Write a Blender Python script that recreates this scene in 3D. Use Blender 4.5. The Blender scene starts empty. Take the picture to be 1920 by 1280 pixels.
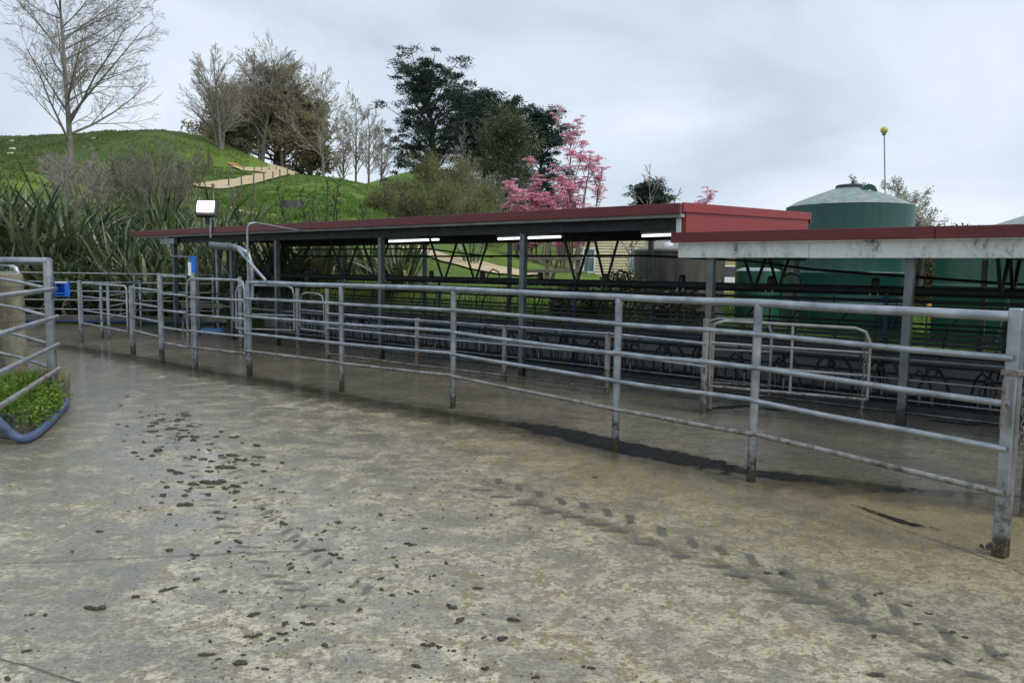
import bpy, bmesh, math, random
import numpy as np
from mathutils import Vector, Matrix, Quaternion, noise as mnoise

random.seed(7)
RNG = np.random.default_rng(7)
scn = bpy.context.scene
COL = scn.collection
R = math.radians

# ------------------------------------------------------------------ camera
CAM_H = 1.7
FPX = 1442.0
PITCH = math.atan(132 / FPX)
ROLL = 0.014
cam_data = bpy.data.cameras.new("camera")
cam_data.sensor_width = 36.0
cam_data.lens = 36.0 * FPX / 1920.0
cam_data.clip_end = 3000
cam = bpy.data.objects.new("camera", cam_data)
COL.objects.link(cam)
_d = np.array([0, math.cos(PITCH), -math.sin(PITCH)])
_r = np.array([1.0, 0, 0])
_u = np.array([0, math.sin(PITCH), math.cos(PITCH)])
CR = math.cos(ROLL) * _r + math.sin(ROLL) * _u
CU = math.cos(ROLL) * _u - math.sin(ROLL) * _r
CC = np.array([0, 0, CAM_H])
M = Matrix.Identity(4)
for i in range(3):
    M[i][0] = CR[i]; M[i][1] = CU[i]; M[i][2] = -_d[i]; M[i][3] = CC[i]
cam.matrix_world = M
scn.camera = cam

# ------------------------------------------------------------------ sky and sun
SUN_EL, SUN_AZ = R(52), R(125)          # azimuth clockwise from +Y
world = bpy.data.worlds.new("World")
scn.world = world
world.use_nodes = True
wt = world.node_tree
wt.nodes.clear()
def wn(t, **k):
    n = wt.nodes.new(t)
    for a, b in k.items(): setattr(n, a, b)
    return n
wout = wn("ShaderNodeOutputWorld")
sky = wn("ShaderNodeTexSky", sky_type='NISHITA')
sky.sun_disc = False
sky.sun_elevation = SUN_EL
sky.sun_rotation = SUN_AZ
bg_sky = wn("ShaderNodeBackground"); bg_sky.inputs[1].default_value = 0.10
wt.links.new(sky.outputs[0], bg_sky.inputs[0])
tc = wn("ShaderNodeTexCoord")
sep = wn("ShaderNodeSeparateXYZ"); wt.links.new(tc.outputs["Generated"], sep.inputs[0])
zz = wn("ShaderNodeMath", operation='MAXIMUM'); wt.links.new(sep.outputs[2], zz.inputs[0]); zz.inputs[1].default_value = 0.0
zp = wn("ShaderNodeMath", operation='ADD'); wt.links.new(zz.outputs[0], zp.inputs[0]); zp.inputs[1].default_value = 0.55
dx = wn("ShaderNodeMath", operation='DIVIDE'); wt.links.new(sep.outputs[0], dx.inputs[0]); wt.links.new(zp.outputs[0], dx.inputs[1])
dy = wn("ShaderNodeMath", operation='DIVIDE'); wt.links.new(sep.outputs[1], dy.inputs[0]); wt.links.new(zp.outputs[0], dy.inputs[1])
cmb = wn("ShaderNodeCombineXYZ"); wt.links.new(dx.outputs[0], cmb.inputs[0]); wt.links.new(dy.outputs[0], cmb.inputs[1])
n1 = wn("ShaderNodeTexNoise"); n1.inputs["Scale"].default_value = 2.1; n1.inputs["Detail"].default_value = 6; n1.inputs["Roughness"].default_value = 0.48
n1.inputs["Distortion"].default_value = 0.5
wt.links.new(cmb.outputs[0], n1.inputs["Vector"])
rmp = wn("ShaderNodeValToRGB")
rmp.color_ramp.elements[0].position = 0.36; rmp.color_ramp.elements[0].color = (0.46, 0.55, 0.65, 1)
rmp.color_ramp.elements[1].position = 0.64; rmp.color_ramp.elements[1].color = (0.71, 0.785, 0.865, 1)
e = rmp.color_ramp.elements.new(0.5); e.color = (0.59, 0.675, 0.77, 1)
wt.links.new(n1.outputs[0], rmp.inputs[0])
bg_cl = wn("ShaderNodeBackground"); bg_cl.inputs[1].default_value = 1.0
wt.links.new(rmp.outputs[0], bg_cl.inputs[0])
mixw = wn("ShaderNodeMixShader"); mixw.inputs[0].default_value = 0.94
wt.links.new(bg_sky.outputs[0], mixw.inputs[1]); wt.links.new(bg_cl.outputs[0], mixw.inputs[2])
wt.links.new(mixw.outputs[0], wout.inputs[0])

sl = bpy.data.lights.new("sun", 'SUN'); sl.energy = 1.5; sl.angle = R(25); sl.color = (1.0, 0.96, 0.9)
so = bpy.data.objects.new("sun", sl); COL.objects.link(so)
sd = Vector((math.sin(SUN_AZ) * math.cos(SUN_EL), math.cos(SUN_AZ) * math.cos(SUN_EL), math.sin(SUN_EL)))
so.rotation_euler = (-sd).to_track_quat('-Z', 'Y').to_euler()
so.location = (20, -20, 40)

vs = scn.view_settings
vs.view_transform = 'Standard'; vs.look = 'None'; vs.gamma = 1.0; vs.exposure = 0.28
vs.use_curve_mapping = False
scn.cycles.max_bounces = 6
scn.cycles.transparent_max_bounces = 6
scn.cycles.use_denoising = True

# ------------------------------------------------------------------ measuring helpers
def ray(px, py): return _d + (px - 960) / FPX * CR - (py - 640) / FPX * CU
def G(px, py, z=0.0):
    v = ray(px, py); return Vector(CC + v * (z - CAM_H) / v[2])
def A(px, py, Y):
    v = ray(px, py); return Vector(CC + v * Y / v[1])
SA = np.array([0.76, -0.65]); SA /= np.linalg.norm(SA)
SN = np.array([-SA[1], SA[0]])
SM = np.array([-2.21, 14.27])
def S(a, n, z=0.0):
    p = SM + SA * a + SN * n
    return Vector((p[0], p[1], z))
def an(x, y):
    q = np.array([x, y]) - SM
    return q @ SA, q @ SN

# ------------------------------------------------------------------ materials
MATS = {}
def nmat(name):
    m = bpy.data.materials.new(name); m.use_nodes = True
    t = m.node_tree; b = t.nodes["Principled BSDF"]
    MATS[name] = m
    return m, t, b
def noise_node(t, scale, detail=4, rough=0.55, coord=None, dist=0.0):
    n = t.nodes.new("ShaderNodeTexNoise")
    n.inputs["Scale"].default_value = scale; n.inputs["Detail"].default_value = detail
    n.inputs["Roughness"].default_value = rough; n.inputs["Distortion"].default_value = dist
    if coord is not None: t.links.new(coord, n.inputs["Vector"])
    return n
def ramp(t, fac, stops):
    r = t.nodes.new("ShaderNodeValToRGB")
    el = r.color_ramp.elements
    while len(el) < len(stops): el.new(0.5)
    for e_, (p, c) in zip(el, stops):
        e_.position = p
        e_.color = (c, c, c, 1) if isinstance(c, (int, float)) else (*c, 1)
    t.links.new(fac, r.inputs[0])
    return r
def mixc(t, fac, c1, c2, mode='MIX'):
    n = t.nodes.new("ShaderNodeMix"); n.data_type = 'RGBA'; n.blend_type = mode
    if isinstance(fac, (int, float)): n.inputs[0].default_value = fac
    else: t.links.new(fac, n.inputs[0])
    for sock, c in ((n.inputs[6], c1), (n.inputs[7], c2)):
        if isinstance(c, tuple): sock.default_value = (*c, 1)
        else: t.links.new(c, sock)
    return n.outputs[2]
def mth(t, op, a, b=None, clamp=False):
    n = t.nodes.new("ShaderNodeMath"); n.operation = op; n.use_clamp = clamp
    for i, v in enumerate((a, b)):
        if v is None: continue
        if isinstance(v, (int, float)): n.inputs[i].default_value = v
        else: t.links.new(v, n.inputs[i])
    return n.outputs[0]
def bump(t, b, h, strength=0.3, dist=0.02):
    n = t.nodes.new("ShaderNodeBump"); n.inputs["Strength"].default_value = strength; n.inputs["Distance"].default_value = dist
    t.links.new(h, n.inputs["Height"]); t.links.new(n.outputs[0], b.inputs["Normal"])
def wpos(t):
    return t.nodes.new("ShaderNodeNewGeometry").outputs["Position"]

def simple(name, c1, c2, scale=3.0, rough=0.6, metal=0.0, bmp=0.0, bscale=None, detail=5, spec=0.5):
    m, t, b = nmat(name)
    p = wpos(t)
    n = noise_node(t, scale, detail, 0.6, p)
    r = ramp(t, n.outputs[0], [(0.3, c1), (0.7, c2)])
    t.links.new(r.outputs[0], b.inputs["Base Color"])
    b.inputs["Roughness"].default_value = rough; b.inputs["Metallic"].default_value = metal
    b.inputs["Specular IOR Level"].default_value = spec
    if bmp:
        n2 = noise_node(t, bscale or scale * 6, 5, 0.6, p)
        bump(t, b, n2.outputs[0], bmp)
    return m

def galv(name, lo, hi, dirt_top=0.75, dirt=(0.085, 0.065, 0.045), metal=0.35, splat=0.6):
    m, t, b = nmat(name)
    p = wpos(t)
    n = noise_node(t, 5, 6, 0.65, p)
    base = ramp(t, n.outputs[0], [(0.3, lo), (0.7, hi)]).outputs[0]
    sx = t.nodes.new("ShaderNodeSeparateXYZ"); t.links.new(p, sx.inputs[0])
    # muck splashed up from the yard: solid at the foot, thinning to spots
    h = mth(t, 'DIVIDE', sx.outputs[2], dirt_top)
    h = mth(t, 'SUBTRACT', 1.0, h, True)
    n2 = noise_node(t, 22, 4, 0.7, p); n3 = noise_node(t, 4, 3, 0.6, p)
    s = mth(t, 'ADD', mth(t, 'MULTIPLY', n2.outputs[0], 0.75), mth(t, 'MULTIPLY', n3.outputs[0], 0.55))
    k = mth(t, 'ADD', mth(t, 'MULTIPLY', h, splat), mth(t, 'SUBTRACT', s, 0.62))
    k = ramp(t, k, [(0.18, 0.0), (0.38, 1.0)]).outputs[0]
    k = mth(t, 'MULTIPLY', k, mth(t, 'MINIMUM', mth(t, 'MULTIPLY', h, 5.0), 1.0), True)
    col = mixc(t, k, base, dirt)
    # faint dark weather specks everywhere
    n4 = noise_node(t, 40, 3, 0.7, p)
    sp = ramp(t, n4.outputs[0], [(0.62, 0.0), (0.72, 0.55)]).outputs[0]
    col = mixc(t, sp, col, (0.12, 0.115, 0.10))
    t.links.new(col, b.inputs["Base Color"])
    b.inputs["Metallic"].default_value = metal
    t.links.new(ramp(t, n3.outputs[0], [(0.3, 0.28), (0.7, 0.5)]).outputs[0], b.inputs["Roughness"])
    bump(t, b, n2.outputs[0], 0.08, 0.01)
    return m

GALV = galv("galvanised pipe", (0.19, 0.21, 0.235), (0.47, 0.50, 0.535), dirt_top=0.62, dirt=(0.085, 0.068, 0.048), metal=0.7, splat=0.40)
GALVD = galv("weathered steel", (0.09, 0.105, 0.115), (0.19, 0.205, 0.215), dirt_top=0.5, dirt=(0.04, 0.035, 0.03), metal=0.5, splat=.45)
RUSTY = galv("stained rail", (0.20, 0.197, 0.185), (0.40, 0.395, 0.37), dirt_top=0.9, dirt=(0.10, 0.08, 0.06), metal=0.4, splat=0.36)
IRON = simple("dark painted steel", (0.022, 0.026, 0.03), (0.055, 0.06, 0.066), 6, 0.5, 0.2)
RUBBER = simple("black rubber", (0.012, 0.012, 0.013), (0.03, 0.03, 0.032), 9, 0.45)
STEEL = simple("stainless steel", (0.07, 0.075, 0.08), (0.34, 0.355, 0.37), 6, 0.3, 0.9)
DULLPIPE = simple("dull grey line pipe", (0.10, 0.115, 0.13), (0.19, 0.21, 0.225), 4, 0.4, 0.5)
REDF = simple("maroon flashing", (0.11, 0.008, 0.010), (0.14, 0.012, 0.014), 1.5, 0.35)
REDP = simple("faded red iron", (0.225, 0.018, 0.016), (0.27, 0.025, 0.021), 1.2, 0.5, bmp=0.04)
GUTTER = simple("grey gutter metal", (0.24, 0.26, 0.26), (0.42, 0.44, 0.43), 2.5, 0.5, 0.1)
TIMBERD = simple("dark stained beam", (0.018, 0.022, 0.026), (0.055, 0.06, 0.062), 7, 0.7, bmp=0.1)
ROOFM = simple("zinc roof underside", (0.28, 0.30, 0.31), (0.40, 0.42, 0.43), 1.0, 0.5, 0.3)
BLUEP = simple("blue plastic", (0.01, 0.10, 0.50), (0.02, 0.16, 0.62), 4, 0.4)
NAVY = simple("navy blue pipe", (0.01, 0.02, 0.10), (0.02, 0.035, 0.16), 4, 0.45)
HOSE = simple("blue hose", (0.045, 0.075, 0.16), (0.10, 0.14, 0.23), 9, 0.5, bmp=0.1)
WHITEP = simple("white plastic", (0.66, 0.69, 0.70), (0.78, 0.80, 0.80), 3, 0.4)
YELLOW = simple("yellow plastic", (0.55, 0.50, 0.08), (0.68, 0.62, 0.16), 3, 0.45)
DRUMY = simple("yellow drum", (0.62, 0.36, 0.03), (0.74, 0.46, 0.06), 3, 0.45)
BLACKP = simple("black plastic", (0.015, 0.015, 0.018), (0.035, 0.035, 0.04), 3, 0.5)
DUNG = simple("dung", (0.030, 0.026, 0.019), (0.095, 0.083, 0.062), 30, 0.55, bmp=0.8, bscale=90)
LICHEN, t, b = nmat("lichened timber")
p = wpos(t)
mp = t.nodes.new("ShaderNodeMapping"); mp.inputs["Scale"].default_value = (14, 14, 1.1); t.links.new(p, mp.inputs[0])
n = noise_node(t, 1.6, 7, 0.7, mp.outputs[0]); n2 = noise_node(t, 3.5, 5, 0.65, p)
col = mixc(t, ramp(t, n2.outputs[0], [(.42, 0.0), (.62, .8)]).outputs[0], ramp(t, n.outputs[0], [(.3, (.07, .058, .038)), (.7, (.21, .18, .125))]).outputs[0], (.27, .27, .19))
t.links.new(col, b.inputs["Base Color"]); b.inputs["Roughness"].default_value = .9
bump(t, b, n.outputs[0], .6, .02)
TIMBER = simple("grey fence timber", (0.10, 0.085, 0.065), (0.22, 0.19, 0.15), 9, 0.85, bmp=0.3)
EARTH = simple("clay bank", (0.30, 0.13, 0.045), (0.45, 0.22, 0.085), 1.5, 0.9, bmp=0.5, bscale=5)
TRACKM = simple("pale gravel", (0.43, 0.33, 0.19), (0.56, 0.45, 0.29), 2.5, 0.9, bmp=0.4, bscale=12)
KERBM = simple("old kerb concrete", (0.06, 0.065, 0.055), (0.16, 0.15, 0.13), 3, 0.75, bmp=0.5, bscale=14)
PITM = simple("pit wall paint", (0.035, 0.05, 0.065), (0.06, 0.08, 0.095), 2.5, 0.5)
PANELM = simple("splash panel", (0.14, 0.15, 0.16), (0.23, 0.24, 0.25), 1.6, 0.45, 0.1)
CHAINM = simple("rusty chain", (0.13, 0.10, 0.08), (0.30, 0.28, 0.26), 30, 0.5, 0.5)
BARK = simple("grey bark", (0.12, 0.108, 0.09), (0.27, 0.25, 0.215), 3, 0.9, bmp=0.4)
TWIG = simple("bare twigs", (0.24, 0.205, 0.18), (0.40, 0.355, 0.31), 0.7, 0.85)
TWIGPALE = simple("pale twigs", (0.28, 0.25, 0.21), (0.43, 0.39, 0.33), 0.6, 0.85)
SHRUBTW = simple("olive grey twigs", (0.13, 0.125, 0.085), (0.23, 0.215, 0.16), 0.8, 0.85)
DARKBARK = simple("dark bark", (0.035, 0.03, 0.025), (0.085, 0.075, 0.065), 3, 0.9)
STALK = simple("dark flower stalk", (0.018, 0.014, 0.014), (0.05, 0.04, 0.038), 3, 0.8)
WINGLASS = simple("window glass", (0.10, 0.16, 0.18), (0.20, 0.28, 0.30), 0.6, 0.08)
CARW = simple("white car paint", (0.72, 0.73, 0.74), (0.78, 0.79, 0.80), 1, 0.25)
WOOL = simple("wool", (0.55, 0.53, 0.48), (0.70, 0.68, 0.62), 5, 0.95)
TARP = simple("blue sheet", (0.03, 0.16, 0.42), (0.16, 0.36, 0.66), 9, 0.35, bmp=0.5, bscale=18)

def leafmat(name, cols, scale=0.6, rough=0.5, rnd=True, trans=0.25):
    m, t, b = nmat(name)
    p = wpos(t)
    n = noise_node(t, scale, 4, 0.6, p)
    f = n.outputs[0]
    if rnd:
        oi = t.nodes.new("ShaderNodeObjectInfo")
        f = mth(t, 'ADD', mth(t, 'MULTIPLY', f, 0.55), mth(t, 'MULTIPLY', oi.outputs["Random"], 0.45))
    st = [(0.28 + 0.44 * i / (len(cols) - 1), c) for i, c in enumerate(cols)]
    col = ramp(t, f, st).outputs[0]
    t.links.new(col, b.inputs["Base Color"])
    b.inputs["Roughness"].default_value = rough
    if trans:
        tr = t.nodes.new("ShaderNodeBsdfTranslucent"); t.links.new(col, tr.inputs[0])
        mx = t.nodes.new("ShaderNodeMixShader"); mx.inputs[0].default_value = trans
        t.links.new(b.outputs[0], mx.inputs[1]); t.links.new(tr.outputs[0], mx.inputs[2])
        t.links.new(mx.outputs[0], t.nodes["Material Output"].inputs[0])
    return m
FLAX = leafmat("flax leaf", [(0.038, 0.062, 0.028), (0.078, 0.115, 0.05), (0.135, 0.17, 0.078), (0.31, 0.32, 0.17)], 1.2, 0.32)
FLAXDEAD = leafmat("dead flax leaf", [(0.06, 0.048, 0.034), (0.18, 0.14, 0.09), (0.42, 0.35, 0.24)], 2.0, 0.7)
PINE = leafmat("pine needles", [(0.016, 0.034, 0.028), (0.032, 0.058, 0.045), (0.058, 0.092, 0.066)], 0.5, 0.6, False, 0.3)
MACRO = leafmat("brown olive foliage", [(0.19, 0.165, 0.095), (0.31, 0.265, 0.165), (0.43, 0.37, 0.24)], 0.2, 0.7, False, 0.45)
GUM = leafmat("gum foliage", [(0.045, 0.062, 0.028), (0.085, 0.105, 0.05), (0.15, 0.165, 0.085)], 0.5, 0.6, False, 0.2)
WILLOW = leafmat("willow foliage", [(0.11, 0.12, 0.04), (0.175, 0.185, 0.07), (0.25, 0.25, 0.12)], 0.6, 0.7, False, 0.3)
PINK = leafmat("pink leaves", [(0.66, 0.18, 0.31), (0.84, 0.37, 0.50), (0.92, 0.63, 0.72)], 1.6, 0.6, False, 0.35)
BLOSSOM = leafmat("white blossom", [(0.36, 0.37, 0.27), (0.52, 0.52, 0.44), (0.66, 0.66, 0.60)], 2.0, 0.7, False, 0.3)
WEED = leafmat("bright weeds", [(0.045, 0.10, 0.012), (0.13, 0.26, 0.022), (0.30, 0.42, 0.06)], 7.0, 0.55, False, 0.3)
GRASSB = leafmat("grass blades", [(0.055, 0.12, 0.014), (0.10, 0.20, 0.025), (0.17, 0.25, 0.05)], 0.5, 0.6, False, 0.3)
DRYG = leafmat("dry grass", [(0.16, 0.15, 0.05), (0.28, 0.26, 0.12), (0.36, 0.32, 0.18)], 2.5, 0.7, False, 0.3)
HEDGE = leafmat("hedge leaves", [(0.05, 0.055, 0.022), (0.10, 0.10, 0.045), (0.16, 0.15, 0.08)], 1.2, 0.7, False, 0.2)

# pasture on the hills
PAST, t, b = nmat("pasture")
p = wpos(t)
na = noise_node(t, 0.045, 5, 0.6, p); nb = noise_node(t, 0.5, 8, 0.75, p); nc = noise_node(t, 7.0, 4, 0.7, p)
c1 = ramp(t, na.outputs[0], [(0.38, (0.055, 0.085, 0.022)), (0.48, (0.10, 0.165, 0.03)), (0.62, (0.19, 0.30, 0.045))]).outputs[0]
c2 = ramp(t, nb.outputs[0], [(0.34, (0.05, 0.075, 0.02)), (0.50, (0.12, 0.19, 0.036)), (0.68, (0.20, 0.265, 0.075))]).outputs[0]
cc = mixc(t, 0.5, c1, c2)
sxp = t.nodes.new('ShaderNodeSeparateXYZ'); t.links.new(p, sxp.inputs[0])
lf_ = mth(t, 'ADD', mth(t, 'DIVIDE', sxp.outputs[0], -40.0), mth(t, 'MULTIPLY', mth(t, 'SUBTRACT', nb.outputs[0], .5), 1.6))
cc = mixc(t, ramp(t, mth(t, 'MULTIPLY', lf_, .4), [(.40, 0.0), (.62, .75)]).outputs[0], cc, (0.05, 0.072, 0.026))  # shade of the left hill's away-facing slope, put into the pasture colour
cc = mixc(t, ramp(t, nc.outputs[0], [(0.58, 0.0), (0.75, 0.6)]).outputs[0], cc, (0.035, 0.05, 0.018))
t.links.new(cc, b.inputs["Base Color"]); b.inputs["Roughness"].default_value = 0.9; b.inputs["Specular IOR Level"].default_value = 0.15
bump(t, b, mth(t, 'ADD', nb.outputs[0], mth(t, 'MULTIPLY', nc.outputs[0], 0.4)), 0.9, 0.35)

def concrete(name, wet):
    m, t, b = nmat(name)
    p = wpos(t)
    sx = t.nodes.new("ShaderNodeSeparateXYZ"); t.links.new(p, sx.inputs[0])
    big = noise_node(t, 0.45, 4, 0.55, p); med = noise_node(t, 2.3, 8, 0.68, p, 0.4); fin = noise_node(t, 22, 6, 0.75, p); vf = noise_node(t, 75, 4, 0.75, p)
    mp = t.nodes.new("ShaderNodeMapping"); mp.inputs["Scale"].default_value = (0.9, 1.5, 1); mp.inputs["Rotation"].default_value = (0, 0, R(8)); t.links.new(p, mp.inputs[0])
    strk = noise_node(t, 3.2, 7, 0.72, mp.outputs[0], 0.6)
    if not wet:
        fl = noise_node(t, 7.5, 10, 0.78, p, 0.3); pt = noise_node(t, 2.6, 8, 0.7, p, 0.7)
        base = ramp(t, big.outputs[0], [(0.34, (0.25, 0.222, 0.152)), (0.5, (0.28, 0.235, 0.140)), (0.66, (0.26, 0.19, 0.085))]).outputs[0]
        # worn pale cement showing through as flecks
        kf = mth(t, 'ADD', fl.outputs[0], mth(t, 'MULTIPLY', mth(t, 'SUBTRACT', fin.outputs[0], 0.5), 0.5))
        base = mixc(t, ramp(t, kf, [(0.46, 0.0), (0.54, 0.9)]).outputs[0], base, (0.66, 0.60, 0.43))
        # grey slurry film in loose patches
        sl_ = mth(t, 'ADD', mth(t, 'MULTIPLY', pt.outputs[0], 0.6), mth(t, 'MULTIPLY', strk.outputs[0], 0.4))
        sl_ = mth(t, 'ADD', sl_, mth(t, 'MULTIPLY', mth(t, 'SUBTRACT', fl.outputs[0], 0.5), 0.55))
        sl_ = mth(t, 'ADD', sl_, mth(t, 'MULTIPLY', sx.outputs[0], -0.018))
        k = ramp(t, sl_, [(0.48, 0.0), (0.58, 0.75)]).outputs[0]
        col = mixc(t, k, base, (0.17, 0.155, 0.122))
        # green-brown damp belt next to the drain (a stain of its own)
        dn = mth(t, 'ADD', mth(t, 'MULTIPLY', sx.outputs[0], 0.62), mth(t, 'MULTIPLY', sx.outputs[1], 0.78))
        dn = mth(t, 'ADD', dn, mth(t, 'MULTIPLY', mth(t, 'SUBTRACT', big.outputs[0], 0.5), 3.0))
        belt = ramp(t, mth(t, 'DIVIDE', dn, 8.0), [(0.30, 0.0), (0.75, 0.9)]).outputs[0]
        belt = mth(t, 'MULTIPLY', belt, ramp(t, mth(t, 'ADD', mth(t, 'MULTIPLY', sx.outputs[0], 0.2), 0.55), [(0.0, 0.1), (0.75, 1.0)]).outputs[0])
        col = mixc(t, belt, col, mixc(t, med.outputs[0], (0.11, 0.082, 0.034), (0.30, 0.235, 0.105)))
        bg2 = noise_node(t, 0.8, 7, 0.68, p, 0.6)
        col = mixc(t, ramp(t, bg2.outputs[0], [(0.52, 0.0), (0.66, 0.42)]).outputs[0], col, (0.115, 0.105, 0.08))
        spk = ramp(t, vf.outputs[0], [(0.54, 0.0), (0.62, 0.65)]).outputs[0]
        col = mixc(t, spk, col, (0.085, 0.08, 0.066))
        gr = noise_node(t, 38, 8, 0.8, mp.outputs[0])
        col = mixc(t, ramp(t, gr.outputs[0], [(0.38, 0.75), (0.50, 0.0)]).outputs[0], col, (0.07, 0.064, 0.05))
        col = mixc(t, ramp(t, gr.outputs[0], [(0.55, 0.0), (0.66, 0.6)]).outputs[0], col, (0.50, 0.46, 0.34))
        rg = ramp(t, sl_, [(0.42, 0.46), (0.62, 0.20)]).outputs[0]
        rg = mth(t, 'ADD', rg, mth(t, 'MULTIPLY', mth(t, 'SUBTRACT', fin.outputs[0], 0.5), 0.3))
        t.links.new(rg, b.inputs["Roughness"])
        bump(t, b, mth(t, 'ADD', mth(t, 'MULTIPLY', med.outputs[0], 0.8), mth(t, 'MULTIPLY', fl.outputs[0], 0.55)), 0.7, 0.03)
        wetk = mth(t, 'ADD', mth(t, 'MULTIPLY', pt.outputs[0], 0.9), mth(t, 'MULTIPLY', sx.outputs[0], -0.035))
        t.links.new(ramp(t, wetk, [(0.38, 0.1), (0.62, 0.85)]).outputs[0], b.inputs["Coat Weight"])
        b.inputs["Coat Roughness"].default_value = 0.20
    else:
        base = ramp(t, med.outputs[0], [(0.32, (0.095, 0.085, 0.055)), (0.5, (0.155, 0.138, 0.092)), (0.7, (0.225, 0.198, 0.125))]).outputs[0]
        base = mixc(t, ramp(t, fin.outputs[0], [(0.44, 0.0), (0.62, 0.65)]).outputs[0], base, (0.27, 0.24, 0.165))
        gr = noise_node(t, 30, 8, 0.8, p)
        base = mixc(t, ramp(t, gr.outputs[0], [(0.40, 0.7), (0.52, 0.0)]).outputs[0], base, (0.05, 0.045, 0.034))
        base = mixc(t, ramp(t, big.outputs[0], [(0.44, 0.0), (0.60, 0.6)]).outputs[0], base, (0.075, 0.07, 0.06))
        base = mixc(t, ramp(t, strk.outputs[0], [(0.5, 0.0), (0.66, 0.8)]).outputs[0], base, (0.06, 0.057, 0.05))
        t.links.new(base, b.inputs["Base Color"])
        col = base
        t.links.new(ramp(t, strk.outputs[0], [(0.38, 0.08), (0.62, 0.32)]).outputs[0], b.inputs["Roughness"])
        bump(t, b, mth(t, 'ADD', med.outputs[0], mth(t, 'MULTIPLY', fin.outputs[0], 0.25)), 0.28, 0.02)
    t.links.new(col, b.inputs["Base Color"])
    return m
YARD = concrete("yard concrete", False)
WETC = concrete("wet inner concrete", True)

def ragged(name, c1, c2, rough, scale, lo=0.42, hi=0.58, gain=0.9, bmp=0.0, amax=1.0):
    """thin wet or dirty film whose outline is broken up by noise; 'edge' runs 0 at the rim to 1 inside"""
    m, t, b = nmat(name); p = wpos(t)
    n = noise_node(t, scale, 8, 0.75, p, .3); n2 = noise_node(t, scale * .35, 4, 0.6, p)
    at = t.nodes.new("ShaderNodeAttribute"); at.attribute_name = "edge"
    f = mth(t, 'ADD', mth(t, 'MULTIPLY', at.outputs["Fac"], gain), mth(t, 'MULTIPLY', mth(t, 'SUBTRACT', n.outputs[0], 0.5), 1.3))
    f = mth(t, 'ADD', f, mth(t, 'MULTIPLY', mth(t, 'SUBTRACT', n2.outputs[0], 0.5), 0.7))
    k = ramp(t, f, [(lo, 0.0), (hi, amax)]).outputs[0]
    t.links.new(ramp(t, n.outputs[0], [(.35, c1), (.65, c2)]).outputs[0], b.inputs["Base Color"]); b.inputs["Roughness"].default_value = rough
    if bmp: bump(t, b, noise_node(t, 26, 3, .6, p, 1.2).outputs[0], bmp, .03)
    tr = t.nodes.new("ShaderNodeBsdfTransparent"); mx = t.nodes.new("ShaderNodeMixShader")
    t.links.new(k, mx.inputs[0]); t.links.new(tr.outputs[0], mx.inputs[1]); t.links.new(b.outputs[0], mx.inputs[2])
    t.links.new(mx.outputs[0], t.nodes["Material Output"].inputs[0])
    return m
def film_mesh(name, V, F, E, mat):
    o = fast_mesh(name, np.array(V), np.array(F), mat)
    at = o.data.attributes.new("edge", 'FLOAT', 'POINT'); at.data.foreach_set("value", np.array(E, dtype=np.float32))
    return o
WATER, t, b = nmat("dirty water")
p = wpos(t)
b.inputs["Base Color"].default_value = (0.018, 0.018, 0.014, 1); b.inputs["Roughness"].default_value = 0.06
nw = noise_node(t, 16, 4, 0.6, p, 0.8)
bump(t, b, nw.outputs[0], 0.6, 0.03)

def emit(name, col, st):
    m, t, b = nmat(name)
    b.inputs["Base Color"].default_value = (*col, 1)
    b.inputs["Emission Color"].default_value = (*col, 1); b.inputs["Emission Strength"].default_value = st
    return m
TUBE = emit("lit tube", (0.95, 1.0, 1.0), 1.6)
FLOOD = emit("lit floodlight", (1.0, 1.0, 1.0), 6.0)

def tankmat(name, c1, c2):
    m, t, b = nmat(name)
    p = wpos(t)
    mp = t.nodes.new("ShaderNodeMapping"); mp.inputs["Scale"].default_value = (3, 3, 0.35); t.links.new(p, mp.inputs[0])
    n = noise_node(t, 2.0, 5, 0.6, mp.outputs[0])
    r = ramp(t, n.outputs[0], [(0.3, c1), (0.7, c2)])
    t.links.new(r.outputs[0], b.inputs["Base Color"]); b.inputs["Roughness"].default_value = 0.42
    return m
TANKG = tankmat("green tank plastic", (0.005, 0.052, 0.042), (0.011, 0.078, 0.060))
TANKG2 = tankmat("mid green tank plastic", (0.010, 0.072, 0.042), (0.020, 0.10, 0.058))
TANKR = tankmat("sun bleached tank roof", (0.13, 0.19, 0.18), (0.29, 0.345, 0.33))
CONT = tankmat("stained concrete tank", (0.045, 0.042, 0.036), (0.125, 0.115, 0.10))

WBEAM, t, b = nmat("flaking white paint")
p = wpos(t)
mp = t.nodes.new("ShaderNodeMapping"); mp.inputs["Scale"].default_value = (1.6, 1.6, 0.8); t.links.new(p, mp.inputs[0])
n = noise_node(t, 2.2, 6, 0.7, mp.outputs[0]); n2 = noise_node(t, 18, 5, 0.7, p)
k = mth(t, 'ADD', mth(t, 'MULTIPLY', n.outputs[0], 0.75), mth(t, 'MULTIPLY', n2.outputs[0], 0.35))
col = ramp(t, k, [(0.52, (0.74, 0.76, 0.74)), (0.63, (0.56, 0.58, 0.54)), (0.71, (0.15, 0.15, 0.09)), (0.78, (0.06, 0.055, 0.035))]).outputs[0]
t.links.new(col, b.inputs["Base Color"]); b.inputs["Roughness"].default_value = 0.6
bump(t, b, n2.outputs[0], 0.15, 0.01)
BOARD = simple("cream weatherboard", (0.56, 0.50, 0.30), (0.66, 0.60, 0.38), 1.5, 0.6)
BOARD2 = simple("yellow weatherboard", (0.60, 0.44, 0.18), (0.68, 0.52, 0.24), 1.5, 0.6)
ROOFRED = simple("faded red house roof", (0.34, 0.13, 0.11), (0.46, 0.20, 0.17), 1.5, 0.6)
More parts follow.
